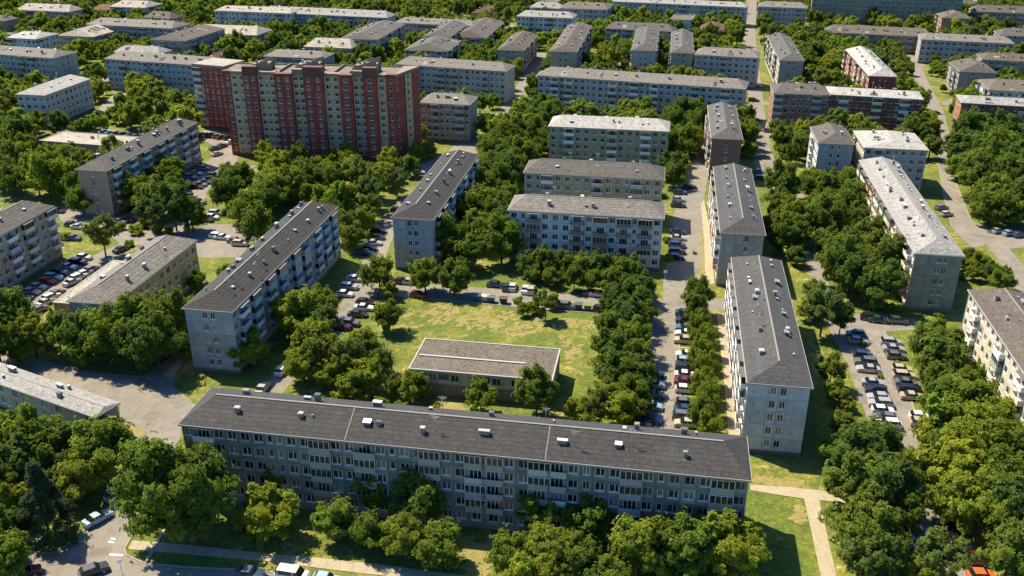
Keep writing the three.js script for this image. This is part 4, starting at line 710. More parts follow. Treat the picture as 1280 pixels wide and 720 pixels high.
trees('little tree on the lawn behind the flat roofed building', 'small trees on the lawn', [[654, 386, 9, 'm1'], [667, 384, 9, 'm3'], [682, 380, 16, 'm6'], [690, 376, 10, 'm3'], [648, 376, 7, 'shrub']]);
treeAt('tall', 671, 486, 27, 'tall pointed tree overlapping the end of the flat roofed building');
treeAt('m3', 601, 497, 20, 'round bright tree before the middle of the flat roofed building');
treeAt('m7', 517, 482, 19, 'pale loose tree at the corner of the flat roofed building');
trees('tree in the shrubbery between the lawn and the lane', 'trees between the lawn and the lane', [[372, 392, 28, 'm3'], [398, 378, 24, 'm1'], [392, 430, 30, 'm5'], [378, 455, 24, 'm1'], [434, 446, 22, 'm6'], [455, 428, 20, 'm1'], [486, 393, 19, 'm2'], [462, 470, 20, 'm3'], [440, 482, 18, 'm3'], [404, 405, 22, 'm6'], [476, 450, 16, 'm2'], [492, 482, 13, 'm2'], [410, 470, 16, 'm3']]);
treeAt('m3', 312, 438, 23, 'bright tree against the side of the black roofed block');
treeAt('m2', 236, 424, 16, 'small dark tree by the pale grey gable');
trees('tree beside the lane north of the lawn', 'trees beside the lane north of the lawn', [[473, 340, 22, 'm5'], [531, 342, 21, 'm1'], [567, 345, 22, 'm2'], [487, 362, 12, 'm3']]);
trees('dense tree around the low yellowish building', 'trees around the low yellowish building', [[172, 406, 32, 'm2'], [136, 414, 30, 'm1'], [104, 416, 24, 'm2'], [216, 402, 27, 'm4'], [192, 424, 30, 'm2'], [232, 430, 15, 'm1'], [246, 352, 12, 'm2'], [160, 432, 22, 'm4'], [72, 418, 20, 'm3'], [40, 420, 20, 'm7'], [10, 398, 26, 'm4'], [-8, 420, 26, 'm2'], [24, 440, 12, 'm3'], [100, 440, 16, 'm1'], [282, 342, 10, 'm3']], MK, { sy: 1.15 });
treeAt('m6', 127, 293, 19, 'lone open crowned tree beside the yard road');
trees('tree beside the parking bays and the white balcony block', 'trees beside the parking bays', [[1030, 388, 25, 'm6'], [1012, 385, 15, 'm1'], [1052, 398, 16, 'm6'], [1040, 462, 19, 'm6'], [1046, 490, 14, 'm3'], [1052, 530, 16, 'm7'], [1070, 540, 12, 'm3'], [1018, 360, 14, 'm1'], [1060, 505, 9, 'm3']]);
trees('low loose tree beside the curving road', 'low trees beside the curving road', [[1212, 318, 9, 'm1'], [1224, 326, 10, 'm3'], [1238, 338, 11, 'm2'], [1248, 350, 11, 'm3'], [1218, 340, 10, 'm1'], [1204, 330, 8, 'm3'], [1256, 340, 9, 'm1'], [1200, 345, 6, 'shrub'], [1262, 352, 8, 'm2']]);
trees('tree among the cars of the yard road', 'trees among the yard road cars', [[283, 236, 20, 'm2'], [302, 226, 18, 'm4'], [312, 258, 22, 'm5'], [332, 246, 20, 'm2'], [320, 284, 20, 'm4'], [296, 262, 14, 'm1'], [285, 215, 12, 'm1']]);
trees('tree before the tan block end', 'trees before the tan block end', [[165, 236, 20, 'm1'], [192, 244, 22, 'm2'], [216, 258, 22, 'm4'], [190, 268, 20, 'm6'], [238, 268, 17, 'm4'], [118, 236, 16, 'm3'], [100, 250, 15, 'm2'], [220, 232, 14, 'm2'], [176, 222, 14, 'm1']]);
// belts of trees: an outline on the ground (pixels), spacing and size in metres
function belt(outline, gap, r0, r1, label, group, keys = MK, cap = 99, clear = 1.6) {
  const pts = outline.map(([u, v]) => { const p = W(u, v); return new THREE.Vector2(p.x, -p.z); }), box = new THREE.Box2().setFromPoints(pts), found = [];
  for (let k = 0; k < 1500 && found.length < cap; k++) {
    const x = rr(box.min.x, box.max.x), y = rr(box.min.y, box.max.y), r = rr(r0, r1);
    if (!inPoly(pts, x, y) || inFootprint(x, -y, clear) || onRoad(x, -y, 1.2) || found.some(([a, b]) => Math.hypot(a - x, b - y) < gap) || treeSpots.some(([a, b, q]) => Math.hypot(a - x, -b - y) < .55 * (q + r))) continue;
    found.push([x, y]); plant(keys[Math.floor(R() * keys.length)], x, -y, r, label, group, { sy: rr(.85, 1.3) });
  }
}
belt([[330, 218], [500, 212], [520, 212], [500, 245], [480, 262], [460, 300], [436, 330], [424, 320], [425, 300], [400, 262], [372, 255], [350, 258], [340, 240]], 6.8, 2.8, 4.4, 'tree in the yard below the red tower', 'yard trees below the red tower', ['m3', 'm7', 'm6', 'm1', 'm5', 'm2'], 32);
belt([[262, 286], [290, 282], [318, 268], [336, 240], [348, 250], [320, 300], [300, 318], [285, 290]], 6.5, 3.6, 5, 'tree on the island beside the yard road', 'trees on the yard island', ['m4', 'm2', 'm5'], 7);
belt([[296, 205], [500, 208], [540, 196], [536, 204], [420, 216], [300, 212]], 5.5, 2.4, 3.4, 'small tree along the foot of the red tower', 'small trees at the foot of the red tower', ['m3', 'm7', 'm1'], 16, 1.2);
belt([[100, 255], [130, 262], [190, 240], [222, 222], [236, 250], [232, 280], [180, 284], [110, 280]], 6.4, 3.6, 5, 'broad tree screening the tan block', 'trees screening the tan block', ['m4', 'm2', 'm6', 'm1'], 16);
belt([[0, 180], [50, 190], [94, 222], [100, 262], [60, 254], [0, 250]], 7, 3.6, 5, 'tree in the grove beyond the beige block', 'grove beyond the beige block', MK, 24);
belt([[545, 330], [575, 300], [598, 215], [640, 165], [690, 150], [688, 200], [655, 215], [640, 250], [632, 330], [600, 345]], 6.8, 2.8, 5.2, 'tree in the wood beside the white block', 'wood beside the white block', ['m2', 'm4', 'm1', 'm2'], 44);
belt([[655, 258], [826, 266], [834, 262], [834, 244], [660, 240]], 5, 2.3, 3.4, 'tree in the gap before the greenish block', 'trees before the greenish block', ['m3', 'm1', 'm2'], 10, 1);
belt([[690, 205], [828, 212], [834, 195], [692, 190]], 5, 2.4, 3.4, 'tree in the gap before the pale green block', 'trees before the pale green block', ['m3', 'm1', 'm2'], 12, 1);
belt([[832, 262], [844, 240], [862, 205], [878, 160], [852, 155], [836, 165], [832, 205]], 5.6, 3, 4.4, 'tree beside the upper street', 'dark trees beside the upper street', ['m4', 'm2'], 16, 1);
belt([[966, 258], [985, 250], [1002, 262], [1012, 238], [1064, 236], [1080, 250], [1140, 345], [1142, 385], [1090, 388], [1056, 386], [1032, 330], [1012, 350], [985, 300]], 6.6, 2.8, 5.2, 'tree in the wood beside the ochre balcony block', 'wood beside the ochre balcony block', ['m4', 'm2', 'm1', 'm4', 'm5'], 56, 1);
belt([[1196, 225], [1218, 275], [1246, 288], [1300, 294], [1300, 200], [1240, 165], [1194, 180]], 6.4, 3.8, 5.4, 'tall tree in the clump beyond the curving road', 'clump beyond the curving road', ['m4', 'm2', 'm1'], 34);
belt([[955, 285], [975, 250], [980, 290], [1000, 340], [975, 320]], 6, 2.4, 3.6, 'tree behind the beige gabled block', 'trees behind the beige block', MK, 8);
belt([[958, 215], [936, 200], [930, 160], [936, 140], [940, 190]], 6, 2.6, 3.8, 'tree on the verge of the far avenue', 'trees on the avenue verge', MK, 8);
belt([[968, 190], [1000, 195], [1016, 185], [1010, 160], [970, 165]], 6, 3, 4.2, 'tree beside the short white sided block', 'trees beside the short white sided block', MK, 8);
// bushes and hedges
trees('low bush at the edge of the lawn', 'bushes at the lawn edge', [[455, 500, 12], [475, 505, 11], [425, 498, 12], [500, 508, 9], [545, 512, 8], [440, 460, 11], [468, 440, 9], [420, 455, 10], [445, 420, 8]], ['shrub', 'shrub2']);
trees('hedge bush beside the parking bays', 'bushes beside the parking bays', [[1078, 430, 5], [1100, 470, 4], [1122, 470, 4], [1112, 520, 5], [1085, 445, 4], [1120, 455, 5]], ['shrub', 'shrub2']);
trees('low bush near the yard road', 'bushes near the yard road', [[162, 305, 6], [82, 296, 7], [170, 288, 9], [180, 280, 9], [196, 286, 8], [210, 290, 7], [150, 284, 7]], ['shrub', 'shrub2']);
trees('small bush at the foot of a street tree', 'bushes at the street trees', [[866, 458, 4], [864, 500, 4], [866, 530, 5], [862, 420, 3], [830, 245, 4], [834, 300, 6], [836, 322, 6], [868, 316, 3]], ['shrub', 'shrub2']);
trees('bush under the trees before the long block', 'bushes before the long block', [[750, 712, 10], [770, 700, 10], [600, 672, 7], [300, 655, 12], [310, 672, 8], [560, 705, 10], [830, 715, 10]], ['shrub', 'shrub2']);
trees('bush beneath the wood by the ochre balcony block', 'bushes beneath the wood', [[1090, 380, 9], [1110, 384, 8], [1070, 360, 9], [1130, 392, 6], [1172, 395, 5], [960, 275, 7], [968, 262, 6], [955, 290, 6]], ['shrub', 'shrub2']);

// the woods between the far blocks, one mass
{
  const kinds = [[2600, .1, 34, 1.05, 41], [2600, .1, 30, 1.2, 42], [2600, .095, 40, .95, 43], [2400, .1, 30, 1.3, 44]].map(([n, leaf, clumps, vy, seed]) => crownGeo(seed, { n, leaf, clumps, vy, cy: 1.35, spread: .3 }).g);
  const wood = new THREE.Group(); wood.name = 'distant_woods'; wood.userData = { kind: 'stuff', label: 'dense green woods between the far blocks', category: 'woods' }; scene.add(wood);
  const lists = kinds.map(() => []), g = rng(99), cell = new Map(), key = (x, z) => `${Math.floor(x / 6)},${Math.floor(z / 6)}`;
  for (const [x, z, r] of treeSpots) { const k = key(x, z); cell.set(k, [...(cell.get(k) ?? []), [x, z]]); }
  const close = (x, z, d) => { for (let i = -1; i <= 1; i++) for (let j = -1; j <= 1; j++) for (const [a, b] of cell.get(key(x + i * 6, z + j * 6)) ?? []) if (Math.hypot(a - x, b - z) < d) return true; return false; };
  const dens = (x, z) => .5 * sampleNoise(N32, x / 900, z / 900) + .5 * sampleNoise(N64, x / 700 + .3, z / 700);
  const clearings = [[[40, 170], [182, 184], [190, 200], [110, 206], [36, 200]], [[15, 140], [60, 150], [112, 134], [125, 150], [62, 166], [8, 162]], [[524, 150], [604, 160], [606, 178], [530, 174]], [[1030, 152], [1150, 160], [1152, 176], [1030, 170]], [[640, 128], [860, 140], [868, 152], [780, 148], [640, 138]], [[1176, 150], [1290, 160], [1290, 172], [1184, 168]]].map((q) => q.map(([u, v]) => { const p = W(u, v); return new THREE.Vector2(p.x, -p.z); }));
  let tried = 0;
  while (tried++ < 60000) {
    const z = -rr(290, 1150, g), x = rr(-1, 1, g) * (-z * .62 + 20);
    const uPix = 640 + FOCAL * x / (-z * Math.cos(PITCH) + EYE * Math.sin(PITCH));
    const nearLimit = uPix < 250 ? 292 : uPix < 600 ? 338 : uPix < 900 ? 318 : uPix < 1180 ? 312 : 300;
    if (-z < nearLimit || (dens(x, z) < .47 && g() < .9) || inFootprint(x, z, -z < 460 ? 3.6 : 2.2) || onRoad(x, z, 2.6) || clearings.some((q) => inPoly(q, x, -z)) || close(x, z, 5.2)) continue;
    const k = key(x, z); cell.set(k, [...(cell.get(k) ?? []), [x, z]]);
    const r = rr(1.9, 4.3, g) * (g() < .12 ? .6 : 1), m = new THREE.Matrix4().compose(new THREE.Vector3(x, 0, z), new THREE.Quaternion().setFromAxisAngle(new THREE.Vector3(0, 1, 0), g() * 6.28), new THREE.Vector3(r, r * rr(.85, 1.25, g), r));
    lists[Math.floor(g() * kinds.length)].push([m, g()]);
  }
  const wm = leafMat([1, 1, 1]), tints = [GREEN.a, GREEN.b, GREEN.d, GREEN.c, GREEN.b, GREEN.e, GREEN.y];
  lists.forEach((l, i) => {
    const im = shadow(new THREE.InstancedMesh(kinds[i], wm, l.length)); im.name = numbered('tree_crown'); im.userData = { kind: 'stuff' };
    l.forEach(([m, q], k) => { im.setMatrixAt(k, m); const t = tints[Math.floor(q * tints.length)]; const s = .8 + .4 * ((q * 91) % 1); const hu = .92 + .16 * ((q * 53) % 1); im.setColorAt(k, lin(t[0] * s * hu, t[1] * s, t[2] * s)); });
    wood.add(im);
    console.log('woods', i, l.length);
  });
  const tg = new THREE.CylinderGeometry(.05, .08, 1.2, 6).translate(0, .6, 0), all = lists.flat(), tr = shadow(new THREE.InstancedMesh(tg, M.bark, all.length)); tr.name = 'tree_trunk'; tr.userData = { kind: 'stuff' };
  all.forEach(([m], k) => tr.setMatrixAt(k, m)); wood.add(tr);
}
// trees that share a look and a place are told apart by size where they can be
{
  const by = new Map();
  for (const o of scene.children) if (o.userData.category === 'tree' || o.userData.category === 'shrub') { const l = o.userData.label; by.set(l, [...(by.get(l) ?? []), o]); }
  for (const [l, list] of by) {
    if (list.length < 2) continue;
    list.sort((a, b) => b.scale.x * b.scale.y - a.scale.x * a.scale.y);
    const n = list.length, words = n === 2 ? ['larger', 'smaller'] : n === 3 ? ['largest', 'middle sized', 'smallest'] : null;
    list.forEach((o, i) => { const w = words ? words[i] : i === 0 ? 'largest' : i === n - 1 ? 'smallest' : i < n / 3 ? 'large' : i < 2 * n / 3 ? 'middle sized' : 'small'; o.userData.label = `${w} ${l}`; o.userData.group += `, ${w}`; });
  }
}
console.log('trees', treeSpots.length);

// ---------------------------------------------------------------- cars
function extrude(pts, width, bevel) {
  const s = new THREE.Shape(pts.map(([x, y]) => new THREE.Vector2(x, y)));
  return new THREE.ExtrudeGeometry(s, { depth: width - 2 * bevel, bevelEnabled: true, bevelSize: bevel, bevelThickness: bevel, bevelSegments: 3, steps: 1 }).translate(0, 0, -width / 2 + bevel);
}
const carTypes = {
  hatchback: { len: 4.1, wd: 1.74, body: [[-2, .32], [2, .3], [2.02, .62], [1.85, .78], [1.0, .92], [-1.95, .98], [-2.03, .7]], cabin: [[-1.9, .96], [1.05, .9], [.35, 1.42], [-1.45, 1.44]], roof: [-1.42, .3] },
  sedan: { len: 4.5, wd: 1.78, body: [[-2.22, .32], [2.2, .3], [2.24, .6], [2.05, .76], [1.1, .9], [-1.4, .98], [-2.15, .94], [-2.26, .7]], cabin: [[-1.75, .94], [1.15, .88], [.4, 1.38], [-1.0, 1.4]], roof: [-.98, .34] },
  estate: { len: 4.6, wd: 1.82, body: [[-2.25, .36], [2.25, .34], [2.28, .7], [2.1, .88], [1.15, 1.02], [-2.2, 1.06], [-2.3, .75]], cabin: [[-2.15, 1.04], [1.2, 1.0], [.55, 1.56], [-1.85, 1.58]], roof: [-1.82, .5] },
  van: { len: 4.9, wd: 1.9, body: [[-2.4, .36], [2.4, .34], [2.42, .8], [2.2, 1.05], [1.6, 1.15], [-2.4, 1.2], [-2.45, .8]], cabin: [[-2.36, 1.18], [1.7, 1.12], [.95, 1.85], [-2.25, 1.9]], roof: [-2.22, .9] },
};
const wheelGeo = new THREE.CylinderGeometry(.31, .31, .2, 14).rotateX(Math.PI / 2), rimGeo = new THREE.CylinderGeometry(.19, .19, .21, 10).rotateX(Math.PI / 2);
const lampGeo = new MB().box(-.05, -.07, -.2, .05, .07, .2).geo();
const carProto = {};
for (const [k, t] of Object.entries(carTypes)) {
  const g = new THREE.Group(), top = Math.max(...t.cabin.map((p) => p[1]));
  part('body', extrude(t.body, t.wd, .12), null, g);
  part('glazing', extrude(t.cabin, t.wd - .16, .1), M.carGlass, g);
  part('roof', extrude([[t.roof[0] - .05, top - .02], [t.roof[1] + .08, top - .04], [t.roof[1] - .1, top + .06], [t.roof[0] + .1, top + .07]], t.wd - .3, .05), null, g);
  const pl = new MB(), cz = (t.wd - .16) / 2 + .01;
  for (const s of [-1, 1]) for (const x of [t.roof[1] - .55, t.roof[0] + .25]) pl.box(x - .06, t.cabin[0][1] - .02, s * cz - .03, x + .06, top, s * cz + .02);
  part('pillar_trim', pl.geo(), null, g);
  for (const [x, z] of [[1, 1], [1, -1], [-1, 1], [-1, -1]]) { const w = part('wheel', wheelGeo, M.tyre, g); w.position.set(x * t.len * .3, .31, z * (t.wd / 2 - .08)); part('rim', rimGeo, M.metal, w); }
  for (const z of [1, -1]) { const hl = part('headlight', lampGeo, M.lampWhite, g); hl.position.set(t.body[2][0] + .02, .68, z * (t.wd / 2 - .32)); const tl = part('taillight', lampGeo, M.lampRed, g); tl.position.set(-t.len / 2 - .05, .8, z * (t.wd / 2 - .3)); }
  carProto[k] = g;
}
const paintOf = (c, m = .1) => new THREE.MeshPhysicalMaterial({ color: lin(...c), roughness: .38, metalness: m, clearcoat: .8, clearcoatRoughness: .08 });
const paints = { white: paintOf([.58, .58, .57], 0), silver: paintOf([.4, .41, .42], .4), grey: paintOf([.13, .135, .14], .3), black: paintOf([.012, .012, .014]), 'dark blue': paintOf([.02, .04, .1], .2), blue: paintOf([.05, .13, .26], .2), red: paintOf([.3, .025, .02]), 'dark red': paintOf([.12, .012, .015]), beige: paintOf([.42, .36, .26], .2), 'dark green': paintOf([.02, .055, .04], .2), orange: paintOf([.55, .12, .03]), 'light blue': paintOf([.25, .36, .44], .2) };
const mixPaint = ['silver', 'white', 'grey', 'black', 'silver', 'dark blue', 'grey', 'beige', 'dark red', 'dark green', 'black', 'light blue', 'blue', 'silver'];
const typeNames = ['hatchback', 'sedan', 'estate', 'hatchback', 'sedan'];
const cr = rng(4242);
let carCount = 0;
function car(u, v, heading, where, group, color, type) {           // heading in degrees from the image's right, on the ground
  color ??= pick(mixPaint, cr); type ??= pick(typeNames, cr);
  const p = W(u, v, .7), g = carProto[type].clone(); g.name = numbered('parked_car');
  g.userData = { label: `${color} ${type === 'van' ? 'van' : type === 'estate' ? 'estate car' : type} ${where}`, category: 'car', group: group + ', ' + color + ' ' + type };
  for (const c of g.children) if (!c.material || ['body', 'roof', 'pillar_trim'].includes(c.name)) c.material = paints[color];
  g.position.set(p.x, 0.012, p.z); g.rotation.y = heading * D2R; scene.add(g); carCount++;
}
const along = GRID, away = GRID + 90;
for (let k = 0; k < 17; k++) { if (k === 5 || k === 12) continue; car(856.5 + (cr() - .5) * 2, 391 + k * 8.6 + (cr() - .5) * 1.5, along + (cr() < .5 ? 180 : 0) + (cr() - .5) * 5, 'parked nose in beside the slender tree row', 'cars beside the slender tree row'); }
for (const [u, v, c] of [[817, 467, 'dark green'], [817, 480, 'silver'], [817, 493, 'dark green'], [815, 507, 'light blue'], [813, 524, 'dark blue'], [811, 536, 'black']]) car(u, v, along + (cr() - .5) * 5, 'parked under the dense tree belt by the street', 'cars under the tree belt', c);
for (const [u, v] of [[848, 249], [848, 256], [847, 289], [847, 297], [846.5, 306], [846, 314], [845.5, 321], [862, 233], [850, 240]]) car(u, v, along + (cr() - .5) * 8, 'parked across from the sandy strip', 'cars across from the sandy strip', pick(['black', 'grey', 'dark blue', 'black', 'silver'], cr));
for (let k = 0; k < 14; k++) { if (k === 6 || k === 2) continue; const t = k / 13; car(1070 + 40 * t, 417 + 113 * t + (cr() - .5), along + (cr() - .5) * 6 + (cr() < .5 ? 180 : 0), 'in the inner parking row beside the lane', 'cars in the inner parking row', k > 5 ? pick(['white', 'silver', 'grey', 'black', 'silver', 'white'], cr) : undefined); }
for (let k = 0; k < 13; k++) { if (k === 9 || k === 10 || k === 3) continue; const t = k / 12; car(1114 + 40 * t, 427 + 102 * t + (cr() - .5), along + (cr() - .5) * 6, 'in the outer parking row below the tall trees', 'cars in the outer parking row', pick(['white', 'silver', 'grey', 'beige', 'black'], cr)); }
car(1087, 396, along - 4, 'parked at the head of the parking lane', 'cars at the head of the lane', 'black'); car(1098, 399, along - 4, 'parked at the head of the parking lane', 'cars at the head of the lane', 'dark green'); car(1122, 400, along, 'parked at the head of the parking lane', 'cars at the head of the lane', 'grey');
car(1217, 699, along + 6, 'on the lane under the lower trees', 'cars under the lower trees', 'dark red', 'estate'); car(1228, 719, along + 6, 'on the lane under the lower trees', 'cars under the lower trees', 'orange', 'hatchback'); car(1155, 680, along, 'in the shade beside the lane under the lower trees', 'cars under the lower trees', 'blue'); car(1193, 664, away, 'at the edge of the lane under the lower trees', 'cars under the lower trees', 'black'); car(1146, 664, along, 'in the shade of the dense trees', 'cars under the lower trees', 'light blue');
for (const [u, v, c] of [[431, 367, 'white'], [436, 358, 'silver'], [456, 377, 'black'], [455, 384, 'white'], [447, 392, 'black'], [437, 403, 'grey'], [444, 348, 'white'], [426, 408, 'dark red']]) car(u, v, along + (cr() - .5) * 10, 'beside the lane between lawn and block', 'cars beside the lawn lane', c);
for (const [u, v, c] of [[476, 281, 'grey'], [473, 288, 'black'], [472, 296, 'black'], [467, 303, 'silver'], [461, 310, 'black'], [457, 316, 'dark blue'], [497, 262, 'black'], [490, 270, 'grey']]) car(u, v, along + (cr() - .5) * 10, 'in the yard before the bluish gable block', 'cars before the bluish gable', c);
for (const [u, v, c, h] of [[501, 351, 'black', 0], [514, 352, 'silver', 0], [523, 368, 'dark red', 0], [633, 358, 'dark green', 90], [641, 358, 'white', 90], [657, 361, 'white', 90], [664, 362, 'beige', 90], [708, 382, 'grey', 0], [752, 386, 'black', 0], [740, 366, 'dark blue', 0], [748, 367, 'silver', 0], [620, 355, 'dark blue', 0]]) car(u, v, along + h + (cr() - .5) * 6, 'on the lane north of the lawn', 'cars on the lane north of the lawn', c);
for (const [u, v, c] of [[18, 379, 'red'], [29, 371, 'dark blue'], [38, 364, 'beige'], [47, 358, 'silver'], [58, 351, 'red'], [66, 346, 'light blue'], [74, 340, 'dark blue'], [85, 333, 'light blue'], [97, 327, 'black'], [105, 321, 'silver']]) car(u, v, along + (cr() - .5) * 6, 'in the shadow of the beige block', 'cars in the shadow of the beige block', c);
for (const [u, v, c] of [[49, 386, 'grey'], [57, 377, 'silver'], [64, 371, 'white'], [70, 366, 'grey'], [90, 352, 'silver'], [98, 346, 'white'], [106, 341, 'silver'], [114, 336, 'grey'], [151, 311, 'black']]) car(u, v, away - 18 + (cr() - .5) * 6, 'on the sunny side of the yard lane', 'cars on the sunny side of the yard lane', c);
for (const [u, v, c] of [[229, 226, 'white'], [237, 221, 'silver'], [244, 216, 'white'], [254, 210, 'light blue']]) car(u, v, along + (cr() - .5) * 8, 'beside the grass of the tan block', 'cars beside the tan block', c);
for (const [u, v, c] of [[245, 233, 'black'], [250, 230, 'grey'], [256, 227, 'dark blue'], [262, 223, 'black'], [267, 219, 'dark green'], [238, 245, 'silver'], [248, 252, 'grey'], [257, 274, 'black'], [265, 271, 'white'], [270, 266, 'silver']]) car(u, v, along + (cr() - .5) * 8, 'on the road towards the red tower', 'cars on the tower road', c);
for (const [u, v, c] of [[277, 182, 'dark blue'], [269, 185, 'dark green'], [271, 192, 'beige'], [253, 168, 'black'], [259, 168.5, 'silver'], [265, 169, 'dark blue'], [271, 170, 'grey'], [277, 171, 'dark red'], [285, 172, 'black'], [289, 177, 'white']]) car(u, v, along + 60 + (cr() - .5) * 10, 'by the end of the red tower', 'cars by the red tower', c);
for (const [u, v, c] of [[272, 295, 'white'], [278, 296, 'white'], [90, 280, 'black'], [98, 283, 'silver'], [92, 297, 'dark blue'], [160, 274, 'dark red'], [150, 276, 'grey'], [72, 263, 'black'], [294, 300, 'grey'], [300, 304, 'beige']]) car(u, v, along + (cr() - .5) * 14, 'at the edge of the yard road', 'cars at the yard road', c);
for (let k = 0; k < 12; k++) car(82 + k * 8, 158 + k * 1.1, away - 30 + (cr() - .5) * 12, 'in the car park behind the flat white shed', 'cars behind the flat white shed');
for (let k = 0; k < 9; k++) car(345 + k * 22 + cr() * 6, 214.5 + cr() * 2, along + (cr() - .5) * 10, 'on the service lane before the red tower', 'cars on the tower service lane');
for (const [u, v, c] of [[951, 222, 'black'], [948, 214, 'grey'], [985, 228, 'silver'], [990, 238, 'black'], [962, 163, 'grey'], [969, 170, 'silver'], [976, 171, 'white'], [998, 180, 'white'], [990, 178, 'silver'], [955, 196, 'black'], [946, 150, 'dark blue'], [942, 125, 'black'], [947, 108, 'grey'], [990, 141, 'white'], [1005, 143, 'silver'], [975, 139, 'grey']]) car(u, v, along + (cr() - .5) * 12, 'beside the far avenue', 'cars beside the far avenue', c);
for (const [u, v, c] of [[1172, 152, 'silver'], [1177, 259, 'grey'], [1183, 267, 'beige'], [1168, 141, 'black'], [1248, 288, 'silver'], [1262, 291, 'light blue'], [1274, 293, 'dark blue']]) car(u, v, away - 60, 'at the edge of the curving road', 'cars at the curving road', c);
car(122, 647, 52, 'driving out of the side street beside the conical tree', 'cars on the side street', 'light blue', 'sedan'); car(149, 617, 55, 'in the shade of the largest tree on the side street', 'cars on the side street', 'silver', 'estate');
car(117, 712, 34, 'turning at the junction of the lower road', 'cars on the lower road', 'black', 'hatchback'); car(312, 716, along, 'by the kerb of the lower road', 'cars on the lower road', 'dark blue', 'sedan'); car(366, 719, along - 2, 'on the lower road beside the paved walk', 'cars on the lower road', 'white', 'van'); car(408, 724, along, 'on the lower road beside the paved walk', 'cars on the lower road', 'light blue', 'hatchback'); car(30, 716, 30, 'in the shade on the lower road', 'cars on the lower road', 'dark red', 'sedan'); car(328, 485, away, 'behind the long dark roofed block', 'cars behind the long block', 'silver'); car(352, 462, away, 'behind the long dark roofed block', 'cars behind the long block', 'white');
for (const [u, v] of [[205, 434], [200, 444]]) car(u, v, 60 + (cr() - .5) * 10, 'under the trees beside the yellowish building', 'cars under the junction trees');
console.log('cars', carCount);

// ---------------------------------------------------------------- small things
function container(u, v, c, label) {
  const t = thing('waste_container', label, 'container'), m = std(lin(...c), { roughness: .6 }), p = W(u, v, .5);
  const b = new MB(), q = (x, y, z) => [x, y, z]; // tapered tub
  const lo = [[-.62, .18, .45], [.62, .18, .45], [.62, .18, -.45], [-.62, .18, -.45]], hi = [[-.75, 1.15, .58], [.75, 1.15, .58], [.75, 1.15, -.58], [-.75, 1.15, -.58]];
  for (let e = 0; e < 4; e++) b.quad(lo[e], lo[(e + 1) % 4], hi[(e + 1) % 4], hi[e]); b.quad(...lo); part('tub', b.geo(), m, t);
  const lid = new MB(); lid.quad([-.8, 1.16, .62], [.8, 1.16, .62], [.8, 1.36, 0], [-.8, 1.36, 0]).quad([-.8, 1.36, 0], [.8, 1.36, 0], [.8, 1.2, -.62], [-.8, 1.2, -.62]).box(-.8, 1.1, .58, .8, 1.16, .64); part('lid', lid.geo(), m, t);
  for (const [x, z] of [[-.5, .35], [.5, .35], [-.5, -.35], [.5, -.35]]) part('wheel', cached('binwheel', () => new THREE.CylinderGeometry(.1, .1, .06, 10).rotateZ(Math.PI / 2)), M.tyre, t).position.set(x, .1, z);
  t.position.set(p.x, .013, p.z); t.rotation.y = GRID * D2R; t.scale.setScalar(1.25);
}
container(595.5, 373, [.04, .1, .22], 'blue waste container beside the lane north of the lawn'); container(607, 374, [.4, .39, .36], 'pale grey waste container beside the blue one'); container(614, 375, [.05, .07, .08], 'dark waste container between a pale one and a black one'); container(629.5, 376.5, [.02, .022, .024], 'black waste container beside the bush on the lane'); container(723.5, 384, [.02, .06, .05], 'dark green waste container beside the lawn'); container(735, 385, [.13, .17, .04], 'olive waste container beside the lawn');
{ // a road sign by the junction
  const t = thing('road_sign', 'small white road sign on a grey post at the junction', 'sign'), p = W(153, 718);
  part('post', new THREE.CylinderGeometry(.045, .045, 2.6, 8).translate(0, 1.3, 0), M.metal, t); part('sign_plate', new THREE.CylinderGeometry(.35, .35, .03, 20).rotateX(Math.PI / 2).translate(0, 2.5, .06), M.frame, t);
  t.position.copy(p); t.rotation.y = .3;
}
{ // a bench-high white stand by the street corner
  const t = thing('road_sign', 'white sign on a post at the corner of the white block', 'sign'), p = W(831, 350);
  part('post', new THREE.CylinderGeometry(.05, .05, 2.8, 8).translate(0, 1.4, 0), M.metal, t); const m = new MB(); m.box(-.45, 2.0, .05, .45, 2.7, .09); part('sign_plate', m.geo(), M.frame, t); t.position.copy(p);
}
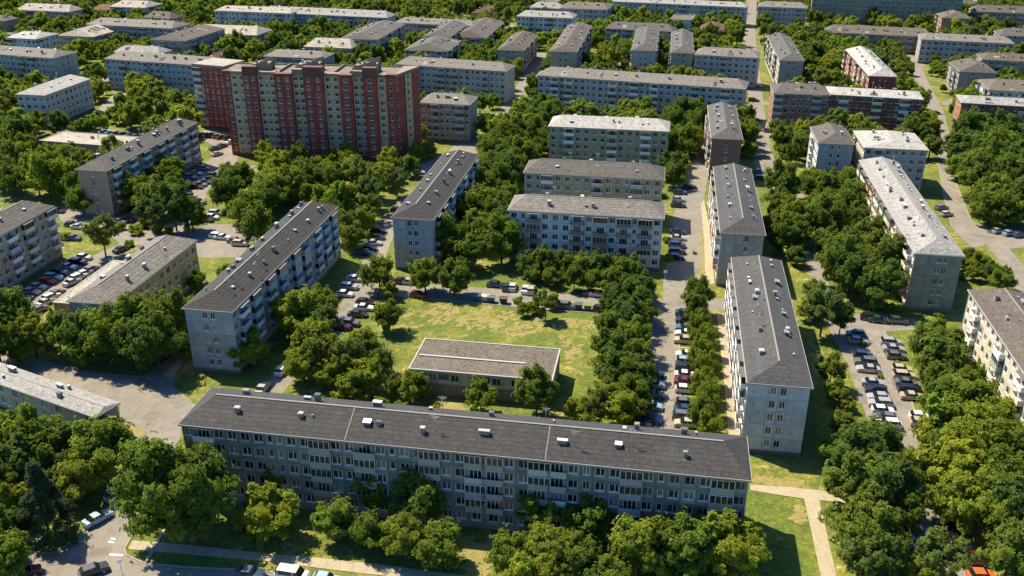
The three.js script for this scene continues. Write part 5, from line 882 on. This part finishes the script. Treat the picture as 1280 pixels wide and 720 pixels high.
{ // a person in dark clothes at the kerb
  const J = { head: [0, 1.62, .02], neck: [0, 1.46, 0], chest: [0, 1.28, 0], belly: [0, 1.05, 0], hipL: [.1, .92, 0], hipR: [-.1, .92, 0], kneeL: [.11, .5, .1], kneeR: [-.1, .5, -.04], ankL: [.11, .08, .16], ankR: [-.1, .1, -.22], toeL: [.12, .04, .3], toeR: [-.1, .04, -.1], shL: [.19, 1.4, 0], shR: [-.19, 1.4, 0], elL: [.25, 1.12, -.08], elR: [-.25, 1.12, .06], haL: [.25, .86, -.04], haR: [-.24, .88, .18] };
  const bones = [['head', 'head', .105, .105], ['head', 'neck', .07, .06], ['neck', 'chest', .07, .15], ['chest', 'belly', .16, .14], ['shL', 'shR', .08, .08], ['hipL', 'hipR', .12, .12], ['belly', 'hipL', .13, .1], ['belly', 'hipR', .13, .1], ['hipL', 'kneeL', .1, .065], ['hipR', 'kneeR', .1, .065], ['kneeL', 'ankL', .065, .045], ['kneeR', 'ankR', .065, .045], ['ankL', 'toeL', .05, .035], ['ankR', 'toeR', .05, .035], ['shL', 'elL', .06, .048], ['shR', 'elR', .06, .048], ['elL', 'haL', .048, .035], ['elR', 'haR', .048, .035]];
  const n = 72, mc = new MarchingCubes(n, std(0xffffff), false, false, 60000), S = 1.9; mc.isolation = 0;
  for (let k = 0; k < n; k++) for (let j = 0; j < n; j++) for (let i = 0; i < n; i++) {
    const x = (i - n / 2) / n * S, y = (j - n / 2) / n * S + .88, z = (k - n / 2) / n * S; let d = 9;
    for (const [a, b, r0, r1] of bones) { const A = J[a], B = J[b], ux = B[0] - A[0], uy = B[1] - A[1], uz = B[2] - A[2], L = ux * ux + uy * uy + uz * uz; const t = L ? Math.max(0, Math.min(1, ((x - A[0]) * ux + (y - A[1]) * uy + (z - A[2]) * uz) / L)) : 0; const q = Math.hypot(x - A[0] - ux * t, y - A[1] - uy * t, z - A[2] - uz * t) - (r0 + (r1 - r0) * t); const h = Math.max(.04 - Math.abs(d - q), 0) / .04; d = Math.min(d, q) - h * h * .01; }
    mc.field[i + j * n + k * n * n] = -d;
  }
  mc.update();
  const c = mc.count, g = new THREE.BufferGeometry(), pos = new Float32Array(c * 3), col = new Float32Array(c * 3);
  for (let i = 0; i < c; i++) { const x = mc.positionArray[i * 3] * S / 2, y = mc.positionArray[i * 3 + 1] * S / 2 + .88, z = mc.positionArray[i * 3 + 2] * S / 2; pos.set([x, y, z], i * 3); col.set(y > 1.64 || (y > 1.52 && z < 0) ? [.03, .02, .015] : y > 1.47 ? [.4, .25, .18] : y < .1 ? [.02, .02, .02] : y < .94 ? [.02, .022, .03] : Math.abs(x) > .2 && y < .93 ? [.4, .25, .18] : [.025, .025, .032], i * 3); }
  g.setAttribute('position', new THREE.BufferAttribute(pos, 3)); g.setAttribute('color', new THREE.BufferAttribute(col, 3)); g.computeVertexNormals();
  const t = thing('person', 'person in dark clothes walking along the kerb', 'person'); part('body', g, std(0xffffff, { vertexColors: true }), t);
  const p = W(44.5, 693); t.position.set(p.x, .013, p.z); t.rotation.y = 1.2;
}
renderer.render(scene, camera);
